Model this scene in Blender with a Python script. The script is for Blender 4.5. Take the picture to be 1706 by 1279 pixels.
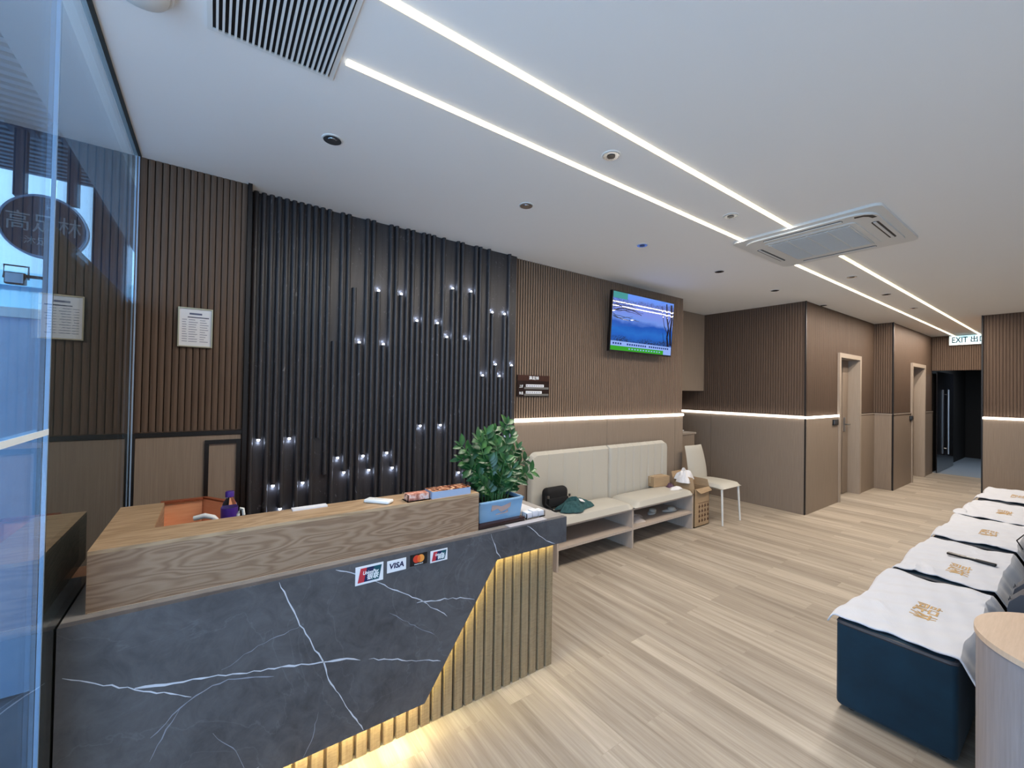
import bpy, bmesh, math, random
from mathutils import Vector, Matrix
random.seed(7)
PI = math.pi
scene = bpy.context.scene
for o in list(bpy.data.objects): bpy.data.objects.remove(o)
COL = scene.collection

# ------------------------------------------------------------------ camera
YAW, PITCH, ROLL, FPX = 0.950371, 0.0127427, 0.0173711, 694.272
fw = Vector((math.cos(YAW)*math.cos(PITCH), math.sin(YAW)*math.cos(PITCH), math.sin(PITCH)))
ri = Vector((math.sin(YAW), -math.cos(YAW), 0)); up = ri.cross(fw)
r2 = ri*math.cos(ROLL)+up*math.sin(ROLL); u2 = -ri*math.sin(ROLL)+up*math.cos(ROLL)
cd = bpy.data.cameras.new('camera'); cam = bpy.data.objects.new('camera', cd); COL.objects.link(cam)
cam.matrix_world = Matrix(((r2.x,u2.x,-fw.x,0),(r2.y,u2.y,-fw.y,0),(r2.z,u2.z,-fw.z,1.55),(0,0,0,1)))
cd.sensor_fit = 'HORIZONTAL'; cd.sensor_width = 36; cd.lens = FPX/1706*36; cd.clip_start = .02
scene.camera = cam

# ------------------------------------------------------------------ world, exposure, lights
def lin(c): c /= 255; return c/12.92 if c <= .04045 else ((c+.055)/1.055)**2.4
def S(r, g, b): return (lin(r), lin(g), lin(b), 1)
vs = scene.view_settings
vs.view_transform = 'Standard'; vs.look = 'None'; vs.gamma = 1; vs.use_curve_mapping = False; vs.exposure = 0.55
w = bpy.data.worlds.new('world'); scene.world = w; w.use_nodes = True
bg = w.node_tree.nodes['Background']; bg.inputs[0].default_value = (.46, .70, 1, 1); bg.inputs[1].default_value = 1.9

def area(name, loc, rot, sx, sy, power, col, spread=PI):
    l = bpy.data.lights.new(name, 'AREA'); l.shape = 'RECTANGLE'; l.size = sx; l.size_y = sy
    l.energy = power; l.color = col; l.spread = spread
    o = bpy.data.objects.new(name, l); COL.objects.link(o); o.location = loc; o.rotation_euler = rot
    return o
# daylight falling in through the glass shop front, then a room fill
area('daylight', (-1.3, -.5, 1.3), (0, -PI/2-.12, 0), 2.4, 3.6, 70, (.56, .72, 1))
area('fill_near', (3.2, -2.55, 1.35), (PI/2+.15, 0, 0), 6.0, 2.2, 26, (.92, .94, 1))  # added fill light along the solid near wall, no window there
sun = bpy.data.lights.new('street_sun', 'SUN'); sun.energy = 3.2; sun.angle = .2; sun.color = (.72, .88, 1)
so = bpy.data.objects.new('street_sun', sun); COL.objects.link(so); so.rotation_euler = Vector((-.22, .8, -.5)).to_track_quat('-Z', 'Y').to_euler()
# ceiling channel lights: the LED light given off by the recessed strips (their lenses are built below)
for yy in (1.62, 1.28):
    for xa, xb in ((.385, 3.35), (4.34, 8.1), (8.1, 11.4)):
        area('ceiling_led', ((xa+xb)/2, yy, 2.748), (0, 0, 0), xb-xa, .02, 7.2*(xb-xa), (1, .90, .78))

# ------------------------------------------------------------------ materials
def mat(name, col=(.5,.5,.5,1), rough=.5, metal=0, spec=.5, emis=None, es=0, coat=0, trans=0, ior=1.45, alpha=1, sheen=0):
    m = bpy.data.materials.new(name); m.use_nodes = True
    b = m.node_tree.nodes['Principled BSDF']
    b.inputs['Base Color'].default_value = col; b.inputs['Roughness'].default_value = rough
    b.inputs['Metallic'].default_value = metal; b.inputs['Specular IOR Level'].default_value = spec
    b.inputs['IOR'].default_value = ior
    b.inputs['Transmission Weight'].default_value = trans; b.inputs['Coat Weight'].default_value = coat
    b.inputs['Sheen Weight'].default_value = sheen; b.inputs['Alpha'].default_value = alpha
    if emis: b.inputs['Emission Color'].default_value = emis; b.inputs['Emission Strength'].default_value = es
    return m
class N:
    def __init__(s, m): s.t = m.node_tree; s.b = s.t.nodes['Principled BSDF']
    def n(s, k, **kw):
        x = s.t.nodes.new(k)
        for a, v in kw.items():
            if a in x.inputs and not hasattr(type(x), a): x.inputs[a].default_value = v
            else: setattr(x, a, v)
        return x
    def l(s, a, b): s.t.links.new(a, b)
    def coords(s, sc=(1,1,1), rot=(0,0,0), obj=True):
        tc = s.n('ShaderNodeTexCoord'); mp = s.n('ShaderNodeMapping')
        s.l(tc.outputs['Object'], mp.inputs[0]); mp.inputs['Scale'].default_value = sc; mp.inputs['Rotation'].default_value = rot
        return mp.outputs[0]
    def noise(s, vec, scale, detail=4, rough=.55, dist=0):
        x = s.n('ShaderNodeTexNoise'); x.inputs['Scale'].default_value = scale; x.inputs['Detail'].default_value = detail
        x.inputs['Roughness'].default_value = rough; x.inputs['Distortion'].default_value = dist
        s.l(vec, x.inputs['Vector']); return x.outputs['Fac']
    def ramp(s, fac, stops):
        x = s.n('ShaderNodeValToRGB'); e = x.color_ramp.elements
        while len(e) < len(stops): e.new(.5)
        for i, (p, c) in enumerate(stops): e[i].position = p; e[i].color = c
        s.l(fac, x.inputs[0]); return x.outputs[0]
    def mix(s, fac, a, b, mode='MIX'):
        x = s.n('ShaderNodeMix'); x.data_type = 'RGBA'; x.blend_type = mode
        for i, v in ((0, fac), (6, a), (7, b)):
            if isinstance(v, (int, float, tuple)): x.inputs[i].default_value = v
            else: s.l(v, x.inputs[i])
        return x.outputs[2]
    def bump(s, h, strength=.2, dist=.01):
        x = s.n('ShaderNodeBump'); x.inputs['Strength'].default_value = strength; x.inputs['Distance'].default_value = dist
        s.l(h, x.inputs['Height']); s.l(x.outputs[0], s.b.inputs['Normal'])
    def col(s, c): s.l(c, s.b.inputs['Base Color'])

def grain(name, c1, c2, sc=(60,60,1.2), rough=.45, nscale=3, spec=.4, bump=0):
    m = mat(name, c1, rough, spec=spec); n = N(m)
    f = n.noise(n.coords(sc), nscale, 5, .6)
    n.col(n.ramp(f, [(.3, c1), (.7, c2)]))
    if bump: n.bump(f, bump, .002)
    return m
M = {}
M['brown'] = grain('brown_laminate', S(90,73,62), S(104,86,73), rough=.6, spec=.2)
M['brown_dark'] = grain('brown_laminate_fluted', S(126,105,88), S(142,119,101), rough=.55, spec=.25)
M['taupe'] = grain('taupe_laminate', S(134,119,105), S(150,134,119), rough=.5, spec=.25)
M['taupe_frame'] = grain('taupe_trim', S(156,142,128), S(168,154,140), rough=.4)
M['bench_wood'] = grain('bench_board', S(176,162,150), S(192,178,166), rough=.45)
M['black_trim'] = mat('black_trim', S(22,19,20), .4)
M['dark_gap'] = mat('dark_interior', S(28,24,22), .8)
M['ceiling'] = mat('ceiling_paint', S(236,235,232), .9, spec=.2)
n = N(M['ceiling']); n.bump(n.noise(n.coords(), 260, 2), .05, .001)
M['white_paint'] = mat('white_enamel', S(226,226,222), .35)
M['white_plastic'] = mat('white_plastic', S(214,214,210), .4)
M['led'] = mat('led_lens', (1,1,1,1), .5, emis=(1,.93,.80,1), es=5.5)
M['led_yellow'] = mat('led_lens_yellow', (1,1,1,1), .5, emis=(1,.86,.35,1), es=2.2)
M['led_wall'] = mat('led_wall_lens', (1,1,1,1), .5, emis=(1,.95,.86,1), es=5)
M['led_edge'] = mat('led_edge', (1,.95,.8,1), .5, emis=(1,.80,.42,1), es=1.3)
M['led_warm'] = mat('led_warm_tape', (1,.9,.5,1), .5, emis=(1,.86,.32,1), es=26)
M['spot_led'] = mat('spot_led', (1,1,1,1), .5, emis=(.75,.82,1,1), es=7)
M['chrome'] = mat('chrome', S(205,210,215), .16, metal=1)
M['steel'] = mat('steel', S(170,170,172), .3, metal=1)
M['gold'] = mat('gold_frame', S(206,192,160), .3, metal=1)
M['paper'] = mat('paper', S(225,225,228), .6)
M['ink'] = mat('ink', S(90,95,120), .6)
M['ink_dark'] = mat('ink_dark', S(30,38,70), .6)

# black feature wall cladding with flecks of white vein
m = mat('black_marble_cladding', S(46,46,50), .38, spec=.5); M['black'] = m; n = N(m)
v = n.coords((1,1,.45)); f = n.noise(v, 9, 6, .7, 1.5); g = n.noise(n.coords((30,30,8)), 1.2, 3)
base = n.ramp(n.noise(n.coords((14,14,1)), 3, 4), [(.3, S(46,45,48)), (.7, S(62,61,64))])
fk = n.ramp(n.noise(n.coords((9,9,5)), 2.2, 5, .75, 2.5), [(.63, (0,0,0,1)), (.66, (1,1,1,1))])
n.col(n.mix(fk, base, S(112,112,116)))

# grey marble of the counter
def marble(name, c1, c2, rough=.3):
    m = mat(name, c1, rough, spec=.5); n = N(m)
    a = n.noise(n.coords(), 2.2, 8, .65, .8); b = n.noise(n.coords(), 11, 6, .7, 1.2)
    base = n.mix(.45, n.ramp(a, [(.35, c1), (.65, c2)]), n.ramp(b, [(.35, c1), (.65, c2)]))
    v = n.n('ShaderNodeTexNoise'); v.inputs['Scale'].default_value = 1.7; v.inputs['Detail'].default_value = 6; v.inputs['Distortion'].default_value = 1.6
    n.l(n.coords((1,1,1), (.3,.5,.7)), v.inputs['Vector'])
    k = n.ramp(v.outputs['Fac'], [(.494, (0,0,0,1)), (.5, (.12,.12,.12,1)), (.506, (0,0,0,1))])
    n.col(n.mix(k, base, S(150,152,160))); return m
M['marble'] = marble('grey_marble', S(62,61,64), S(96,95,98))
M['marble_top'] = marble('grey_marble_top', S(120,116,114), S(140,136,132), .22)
M['vein'] = mat('white_vein', S(196,198,206), .35)
M['vein2'] = mat('faint_vein', S(134,137,148), .35)

# oak with cathedral figure
def oak(name, c1, c2, c3, sc, wscale=3.2, rough=.45):
    m = mat(name, c1, rough, spec=.4); n = N(m)
    vec = n.coords(sc)
    nz = n.n('ShaderNodeTexNoise'); nz.inputs['Scale'].default_value = 1.3; nz.inputs['Detail'].default_value = 3; n.l(vec, nz.inputs['Vector'])
    wv = n.n('ShaderNodeMath', operation='MULTIPLY'); n.l(nz.outputs['Fac'], wv.inputs[0]); wv.inputs[1].default_value = wscale*8
    sn = n.n('ShaderNodeMath', operation='SINE'); m2 = n.n('ShaderNodeMath', operation='MULTIPLY'); n.l(wv.outputs[0], m2.inputs[0]); m2.inputs[1].default_value = 6.283
    n.l(m2.outputs[0], sn.inputs[0])
    ad = n.n('ShaderNodeMath', operation='MULTIPLY_ADD'); n.l(sn.outputs[0], ad.inputs[0]); ad.inputs[1].default_value = .5; ad.inputs[2].default_value = .5
    rings = n.ramp(ad.outputs[0], [(.0, c1), (.5, c2), (1, c3)])
    fine = n.ramp(n.noise(n.coords((sc[0]*1.5, sc[1]*1.5, sc[2]*14)), 9, 4, .7), [(.3, c1), (.7, c3)])
    n.col(n.mix(.35, rings, fine)); return m
M['oak'] = oak('oak_veneer', S(126,98,76), S(148,121,96), S(160,134,110), (.9,.9,5.2), 3.6)
M['oak_top'] = oak('oak_veneer_top', S(150,122,92), S(172,144,112), S(186,158,126), (1.0,6,6), 1.5)
m = mat('oak_flutes', S(150,128,98), .5); M['flute'] = m; n = N(m)
f = n.noise(n.coords((14,14,60)), 2, 5, .7); g = n.noise(n.coords((40,40,1.5)), 2, 4)
n.col(n.mix(.5, n.ramp(f, [(.3, S(118,98,72)), (.65, S(166,144,112))]), n.ramp(g, [(.3, S(128,106,80)), (.7, S(170,148,116))])))

# floor planks running away from the wall, .15 wide
m = mat('floor_planks', S(170,155,138), .42, spec=.35); M['floor'] = m; n = N(m)
vec = n.coords((1,1,1), (0,0,PI/2))
br = n.n('ShaderNodeTexBrick'); n.l(vec, br.inputs['Vector'])
for k, v_ in (('Scale',1),('Brick Width',1.22),('Row Height',.152),('Mortar Size',.0009),('Mortar Smooth',.3),('Bias',0)): br.inputs[k].default_value = v_
br.offset = .37; br.offset_frequency = 2
br.inputs['Color1'].default_value = (.0,.0,.0,1); br.inputs['Color2'].default_value = (1,1,1,1); br.inputs['Mortar'].default_value = (.35,.35,.35,1)
# per-plank shift of the grain
sep = n.n('ShaderNodeSeparateXYZ'); tc = n.n('ShaderNodeTexCoord'); n.l(tc.outputs['Object'], sep.inputs[0])
sh = n.n('ShaderNodeMath', operation='MULTIPLY'); n.l(br.outputs['Color'], sh.inputs[0]); sh.inputs[1].default_value = 37
cb = n.n('ShaderNodeCombineXYZ'); n.l(sep.outputs[0], cb.inputs[0]); n.l(sep.outputs[1], cb.inputs[1]); n.l(sh.outputs[0], cb.inputs[2])
mp = n.n('ShaderNodeMapping'); mp.inputs['Scale'].default_value = (13,.55,1); n.l(cb.outputs[0], mp.inputs[0])
g1 = n.noise(mp.outputs[0], 1.3, 5, .6, .6)
mp2 = n.n('ShaderNodeMapping'); mp2.inputs['Scale'].default_value = (90,3,1); n.l(cb.outputs[0], mp2.inputs[0])
g2 = n.noise(mp2.outputs[0], 1.2, 4, .6)
c = n.ramp(g1, [(.28, S(136,123,108)), (.5, S(174,161,145)), (.72, S(206,195,180))])
c2 = n.ramp(g2, [(.3, S(148,135,120)), (.7, S(200,188,173))])
c = n.mix(.35, c, c2)
tone = n.ramp(br.outputs['Color'], [(0, (.74,.73,.72,1)), (1, (1.0,1.0,.99,1))])
n.col(n.mix(1.0, c, tone, 'MULTIPLY'))

m = mat('beige_leather', S(188,183,172), .42, spec=.45); M['leather'] = m; n = N(m); n.bump(n.noise(n.coords(), 220, 3), .08, .001)
m = mat('navy_velvet', S(6,36,52), .7, sheen=.08, spec=.3); M['navy'] = m; n = N(m)
n.col(n.ramp(n.noise(n.coords(), 7, 4), [(.3, S(4,34,50)), (.7, S(9,46,64))]))
M['grey_leather'] = mat('grey_leather', S(74,76,84), .38)
M['piping'] = mat('dark_piping', S(52,54,62), .5)
m = mat('white_towelling', S(206,208,216), .9, spec=.15, sheen=.3); M['towel'] = m; n = N(m)
wv = n.n('ShaderNodeTexWave'); wv.inputs['Scale'].default_value = 42; wv.inputs['Distortion'].default_value = 1.5; n.l(n.coords((1,1,1),(0,0,.8)), wv.inputs['Vector'])
n.bump(wv.outputs['Fac'], .35, .002)
M['gold_thread'] = mat('gold_thread', S(186,150,96), .6)
M['black_plastic'] = mat('black_plastic', S(16,16,18), .35)
M['black_fabric'] = mat('black_fabric', S(20,19,21), .85)
M['teal_cloth'] = grain('teal_cloth', S(34,66,70), S(58,96,98), (12,12,12), .9)
M['card'] = grain('cardboard', S(160,134,104), S(176,150,118), (3,3,50), .8)
M['card_ink'] = mat('box_print', S(104,74,58), .8)
M['column'] = grain('rounded_counter_laminate', S(132,124,124), S(146,138,138), (40,40,2), .5)
M['column_top'] = grain('rounded_counter_top', S(188,162,138), S(200,174,150), (4,50,4), .5)
M['planter'] = mat('blue_glaze', S(134,170,200), .2, coat=.5)
M['tray'] = mat('dark_tray', S(44,28,28), .25)
M['soil'] = mat('soil', S(40,32,26), .95)
m = mat('glossy_leaf', S(40,84,40), .3, spec=.6); M['leaf'] = m; n = N(m)
oi = n.n('ShaderNodeObjectInfo'); n.col(n.ramp(n.noise(n.coords(), 16, 2), [(.3, S(22,56,30)), (.55, S(36,80,40)), (.75, S(80,120,62))]))
M['stem'] = mat('stem', S(70,110,60), .5)
M['orange'] = grain('orange_board', S(228,160,118), S(236,174,132), (4,4,30), .5)
M['purple'] = mat('purple_plastic', S(70,40,130), .35)
M['clear'] = mat('clear_plastic', (.95,.95,.97,1), .05, trans=1, ior=1.15)
M['acrylic'] = mat('acrylic', (.97,.97,1,1), .03, trans=1, ior=1.2)
M['tile'] = mat('far_floor_tile', S(150,160,172), .3)
M['dark_glass'] = mat('dark_glass', S(26,26,30), .12, spec=.8)
M['sc_dark'] = mat('outside_dark_board', S(52,52,48), .7)
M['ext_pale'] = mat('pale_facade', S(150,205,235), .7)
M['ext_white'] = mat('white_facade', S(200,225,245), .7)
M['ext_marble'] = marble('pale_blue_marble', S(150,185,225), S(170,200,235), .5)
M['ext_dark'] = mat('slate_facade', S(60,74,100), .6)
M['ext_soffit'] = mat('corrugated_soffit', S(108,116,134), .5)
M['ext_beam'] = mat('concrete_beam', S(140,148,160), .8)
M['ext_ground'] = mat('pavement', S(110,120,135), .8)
M['sign'] = mat('sign_board', S(46,50,74), .4)
M['sign_rim'] = mat('sign_rim', S(150,175,205), .3)
M['sign_text'] = mat('sign_letter', S(150,160,165), .5)
M['slip'] = mat('slip', S(168,166,172), .4)
M['print_white0'] = mat('film_white', S(220,232,240), .4)
M['white_cloth'] = mat('white_cloth', S(222,220,222), .85)

# coated shop-front glass
m = bpy.data.materials.new('shopfront_glass'); m.use_nodes = True; t = m.node_tree; t.nodes.clear()
out = t.nodes.new('ShaderNodeOutputMaterial'); mx = t.nodes.new('ShaderNodeMixShader'); tr = t.nodes.new('ShaderNodeBsdfTransparent'); gl = t.nodes.new('ShaderNodeBsdfGlossy')
tr.inputs[0].default_value = (.86,.93,.96,1); gl.inputs['Roughness'].default_value = 0.0; gl.inputs[0].default_value = (.9,.93,.95,1)
ge = t.nodes.new('ShaderNodeNewGeometry'); dt = t.nodes.new('ShaderNodeVectorMath'); dt.operation = 'DOT_PRODUCT'
t.links.new(ge.outputs['Incoming'], dt.inputs[0]); t.links.new(ge.outputs['Normal'], dt.inputs[1])
def mth(op, a, b=None):
    x = t.nodes.new('ShaderNodeMath'); x.operation = op
    for i, v_ in ((0, a), (1, b)):
        if v_ is None: continue
        if isinstance(v_, (int, float)): x.inputs[i].default_value = v_
        else: t.links.new(v_, x.inputs[i])
    return x.outputs[0]
f = mth('ADD', mth('MULTIPLY', mth('POWER', mth('SUBTRACT', 1.0, mth('ABSOLUTE', dt.outputs['Value'])), 4.0), .9), .07)
t.links.new(f, mx.inputs[0]); t.links.new(tr.outputs[0], mx.inputs[1]); t.links.new(gl.outputs[0], mx.inputs[2]); t.links.new(mx.outputs[0], out.inputs[0])
M['glass'] = m

# ------------------------------------------------------------------ mesh helpers
class MB:
    def __init__(s): s.v = []; s.f = []; s.m = []; s.sm = []
    def add(s, vs_, fs, mi=0, smooth=False):
        k = len(s.v); s.v += [tuple(p) for p in vs_]; s.f += [tuple(i+k for i in f) for f in fs]; s.m += [mi]*len(fs); s.sm += [smooth]*len(fs); return s
    def box(s, x0, x1, y0, y1, z0, z1, mi=0, bev=0, seg=2, mtx=None):
        if bev:
            bm = bmesh.new(); bmesh.ops.create_cube(bm, size=1)
            for v in bm.verts: v.co = Vector(((x0+x1)/2+v.co.x*(x1-x0), (y0+y1)/2+v.co.y*(y1-y0), (z0+z1)/2+v.co.z*(z1-z0)))
            bmesh.ops.bevel(bm, geom=bm.edges[:], offset=bev, segments=seg, profile=.5, affect='EDGES')
            return s.bm(bm, mi, True, mtx)
        P = [Vector(p) for p in ((x0,y0,z0),(x1,y0,z0),(x1,y1,z0),(x0,y1,z0),(x0,y0,z1),(x1,y0,z1),(x1,y1,z1),(x0,y1,z1))]
        if mtx: P = [mtx@p for p in P]
        return s.add(P, [(0,3,2,1),(4,5,6,7),(0,1,5,4),(1,2,6,5),(2,3,7,6),(3,0,4,7)], mi)
    def bm(s, bm, mi=0, smooth=False, mtx=None):
        bm.verts.index_update()
        s.add([(mtx@v.co if mtx else v.co) for v in bm.verts], [[v.index for v in f.verts] for f in bm.faces], mi, smooth); bm.free(); return s
    def prism(s, poly, axis, a, b, mi=0, smooth=False):
        # polygon in the plane across `axis`, extruded from a to b
        def P(p, t): return {'x': (t, p[0], p[1]), 'y': (p[0], t, p[1]), 'z': (p[0], p[1], t)}[axis]
        n_ = len(poly); vs_ = [P(p, a) for p in poly]+[P(p, b) for p in poly]
        k = len(s.v)
        s.add(vs_, [tuple(range(n_))[::-1], tuple(range(n_, 2*n_))], mi)
        s.f += [tuple(i+k for i in (j, (j+1) % n_, n_+(j+1) % n_, n_+j)) for j in range(n_)]; s.m += [mi]*n_; s.sm += [smooth]*n_
        return s
    def lathe(s, prof, c=(0,0,0), seg=24, mi=0, axis='z', smooth=True):
        vs_, fs = [], []
        for r, h in prof:
            for k in range(seg):
                a = 2*PI*k/seg; p = (r*math.cos(a), r*math.sin(a), h)
                if axis == 'y': p = (p[0], -h, p[1])
                if axis == 'x': p = (h, p[0], p[1])
                vs_.append((c[0]+p[0], c[1]+p[1], c[2]+p[2]))
        for j in range(len(prof)-1):
            for k in range(seg): fs.append((j*seg+k, j*seg+(k+1) % seg, (j+1)*seg+(k+1) % seg, (j+1)*seg+k))
        fs.append(tuple(range(seg))[::-1]); fs.append(tuple((len(prof)-1)*seg+k for k in range(seg)))
        return s.add(vs_, fs, mi, smooth)
    def tube(s, pts, r, seg=8, mi=0):
        pts = [Vector(p) for p in pts]; vs_, fs = [], []
        rr = r if isinstance(r, (list, tuple)) else [r]*len(pts)
        for i, p in enumerate(pts):
            d = (pts[min(i+1, len(pts)-1)]-pts[max(i-1, 0)]).normalized()
            a = d.cross(Vector((0,0,1)) if abs(d.z) < .9 else Vector((1,0,0))).normalized(); b = d.cross(a)
            for k in range(seg): t_ = 2*PI*k/seg; vs_.append(p+(a*math.cos(t_)+b*math.sin(t_))*rr[i])
        for i in range(len(pts)-1):
            for k in range(seg): fs.append((i*seg+k, i*seg+(k+1) % seg, (i+1)*seg+(k+1) % seg, (i+1)*seg+k))
        fs.append(tuple(range(seg))[::-1]); fs.append(tuple((len(pts)-1)*seg+k for k in range(seg)))
        return s.add(vs_, fs, mi, True)
    def ell(s, c, r, mi=0, sub=2, noise=0, mtx=None):
        bm = bmesh.new(); bmesh.ops.create_icosphere(bm, subdivisions=sub, radius=1)
        for v in bm.verts:
            k = 1+noise*(random.random()-.5)
            v.co = Vector((c[0]+v.co.x*r[0]*k, c[1]+v.co.y*r[1]*k, c[2]+v.co.z*r[2]*k))
        return s.bm(bm, mi, True, mtx)
    def ribbon(s, pts, wd, y, mi=0, jit=.004, frame=None):
        # thin inlaid line on a face at depth y; pts are (x, z)
        P = []
        for (a, b) in zip(pts, pts[1:]):
            L = math.hypot(b[0]-a[0], b[1]-a[1]); k = max(2, int(L/.02))
            for i in range(k): t_ = i/k; P.append((a[0]+(b[0]-a[0])*t_, a[1]+(b[1]-a[1])*t_))
        P.append(pts[-1]); P = [(p[0]+random.uniform(-jit, jit)*.5, p[1]+random.uniform(-jit, jit)) for p in P]
        vs_ = []
        for i, p in enumerate(P):
            q = P[min(i+1, len(P)-1)]; o_ = P[max(i-1, 0)]; dx, dz = q[0]-o_[0], q[1]-o_[1]; L = math.hypot(dx, dz) or 1
            h = wd*.5*random.uniform(.35, 1.25)*(.3 if i in (0, len(P)-1) else 1)
            vs_ += [(p[0]-dz/L*h, y, p[1]+dx/L*h), (p[0]+dz/L*h, y, p[1]-dx/L*h)]
        return s.add(vs_, [(2*i, 2*i+1, 2*i+3, 2*i+2) for i in range(len(P)-1)], mi)
ALL = {}
def obj(name, mb, mats, parent=None, org=None, sm_angle=None, fixn=True):
    o_ = Vector(org) if org is not None else (Vector(parent['_o']) if parent is not None else Vector((0,0,0)))
    me = bpy.data.meshes.new(name)
    me.from_pydata([tuple(Vector(v)-o_) for v in mb.v], [], mb.f)
    if not isinstance(mats, (list, tuple)): mats = [mats]
    for m_ in mats: me.materials.append(M[m_] if isinstance(m_, str) else m_)
    me.polygons.foreach_set('material_index', mb.m); me.polygons.foreach_set('use_smooth', mb.sm)
    me.update()
    if fixn:
        b = bmesh.new(); b.from_mesh(me); bmesh.ops.recalc_face_normals(b, faces=b.faces[:]); b.to_mesh(me); b.free()
    try: me.set_sharp_from_angle(angle=math.radians(40))
    except Exception: pass
    o = bpy.data.objects.new(name, me); COL.objects.link(o)
    if parent is not None: o.parent = parent; o.location = o_-Vector(parent['_o'])
    else: o.location = o_
    o['_o'] = tuple(o_); ALL.setdefault('all', []).append(o)
    return o
def thing(name, label, cat, org=(0,0,0), group=None):
    o = bpy.data.objects.new(name, None); o.empty_display_size = .1; COL.objects.link(o); o.location = org
    o['_o'] = tuple(org); o['label'] = label; o['category'] = cat
    if group: o['group'] = group
    ALL.setdefault('all', []).append(o); return o
def tag(o, label, cat, group=None):
    o['label'] = label; o['category'] = cat
    if group: o['group'] = group
    return o
def struct(name, mb, mats, parent=None, org=(0,0,0)):
    o = obj(name, mb, mats, parent, org if parent is None else None); 
    if parent is None: o['kind'] = 'structure'
    return o
def copy_tree(o, parent=None):
    c = o.copy(); COL.objects.link(c); ALL['all'].append(c)
    if parent is not None: c.parent = parent
    for ch in list(o.children): copy_tree(ch, c)
    return c
def text_mb(body, size, origin, right, upv, ext=.0008, mi=0, mb=None, align='CENTER', bold=0):
    cu = bpy.data.curves.new('t', 'FONT'); cu.body = body; cu.size = size; cu.extrude = ext; cu.align_x = align; cu.align_y = 'CENTER'; cu.offset = bold
    cu.resolution_u = 3
    o = bpy.data.objects.new('t', cu); COL.objects.link(o); dg = bpy.context.evaluated_depsgraph_get()
    me = bpy.data.meshes.new_from_object(o.evaluated_get(dg)); bpy.data.objects.remove(o)
    R_, U_ = Vector(right), Vector(upv); Nn = R_.normalized().cross(U_.normalized()); O_ = Vector(origin)
    mb = mb or MB(); mb.add([O_+R_*v.co.x+U_*v.co.y+Nn*v.co.z for v in me.vertices], [tuple(p.vertices) for p in me.polygons], mi)
    bpy.data.meshes.remove(me); return mb
def bridge(x0, x1, pitch, depth, y, z0, z1, mb, duty=.66, axis='y', mi=0, ch=.003):
    # fluted panel face: slats raised towards the viewer by depth from y
    n_ = int(round((x1-x0)/pitch)); p = (x1-x0)/n_; prof = [(x0, y)]
    for i in range(n_):
        a = x0+i*p+p*(1-duty)/2; b = a+p*duty
        prof += [(a, y), (a+ch, y-depth), (b-ch, y-depth), (b, y)]
    prof.append((x1, y))
    V, F = [], []
    for (u, v) in prof:
        for z in (z0, z1): V.append((u, v, z) if axis == 'y' else (v, u, z))
    for i in range(len(prof)-1): F.append((2*i, 2*i+2, 2*i+3, 2*i+1))
    k = len(V); return mb.add(V, F, mi)

H = 2.76
# ================================================================== THE SETTING
struct('floor', MB().box(-.36, 12.0, -2.6, 4.2, -.1, 0), 'floor')
struct('ceiling', MB().box(-.42, 12.1, -2.6, 4.2, H, H+.12), 'ceiling')
# reception end panel (brown fluted above, taupe below, dark trims)
mb = MB().box(-.36, .16, 2.975, 3.2, 0, H, 1); bridge(-.346, .142, .0305, .0038, 2.975, 1.285, H, mb, .86, ch=.006)
mb.box(-.335, .135, 2.962, 2.975, 0, 1.255, 2)
struct('wall_reception', mb, ['brown', 'brown', 'taupe'])
struct('trim_1', MB().box(-.35, .14, 2.955, 2.975, 1.258, 1.28).box(.142, .163, 2.95, 3.0, 0, H).box(-.349, -.336, 2.955, 2.975, 0, 1.258), 'black_trim')
struct('trim_2', MB().box(-.036, -.016, 2.952, 2.962, 0, 1.228).box(.116, .136, 2.952, 2.962, 0, 1.228).box(-.016, .116, 2.952, 2.962, 1.205, 1.228), 'black_trim')
# black feature wall with rounded flutes, some of them cut short
mb = MB().box(.16, 2.225, 3.07, 3.2, 0, H)
CX = lambda i: .19+.04318*i
full = {i: [(0, H)] for i in range(47)}
up_l = [(.985,2.26),(1.159,2.26),(.856,1.87),(1.025,1.87),(1.283,2.072),(1.456,2.072),(1.583,2.37),(1.758,2.37),(1.537,1.968),(1.715,1.968),(1.941,2.222),(2.106,2.222),(1.886,1.668),(2.007,1.769),(2.053,1.668),(2.177,1.769)]
dn_l = [(.253,1.2),(.424,1.2),(.298,.903),(.472,.903),(.345,.75),(.724,1.05),(.77,.945),(.899,1.05),(.944,.945),(1.065,1.06),(1.113,.945),(1.326,1.25),(1.494,1.25),(1.671,.853),(1.964,1.148),(2.135,1.148)]
ix = lambda x: int(round((x-.19)/.04318))
cut = {}
for x, z in up_l: cut.setdefault(ix(x), [0, H])[1] = z-.012
for x, z in dn_l: cut.setdefault(ix(x), [0, H])[0] = z+.012
cut.setdefault(14, [0, H])[1] = 2.25; cut.setdefault(11, [0, H])[1] = 1.86
cut.setdefault(9, [0, H])[0] = 1.2; cut.setdefault(10, [0, H])[0] = .95
for i in range(47):
    z0, z1 = cut.get(i, [0, H]); c_ = CX(i); w_ = .0145
    prof = [(c_-w_, 3.07)]+[(c_-w_*math.cos(a), 3.055-.017*math.sin(a)) for a in [PI*k/6 for k in range(7)]]+[(c_+w_, 3.07)]
    mb.prism(prof, 'z', z0, z1, 0, True)
struct('wall_feature', mb, 'black')
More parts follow.
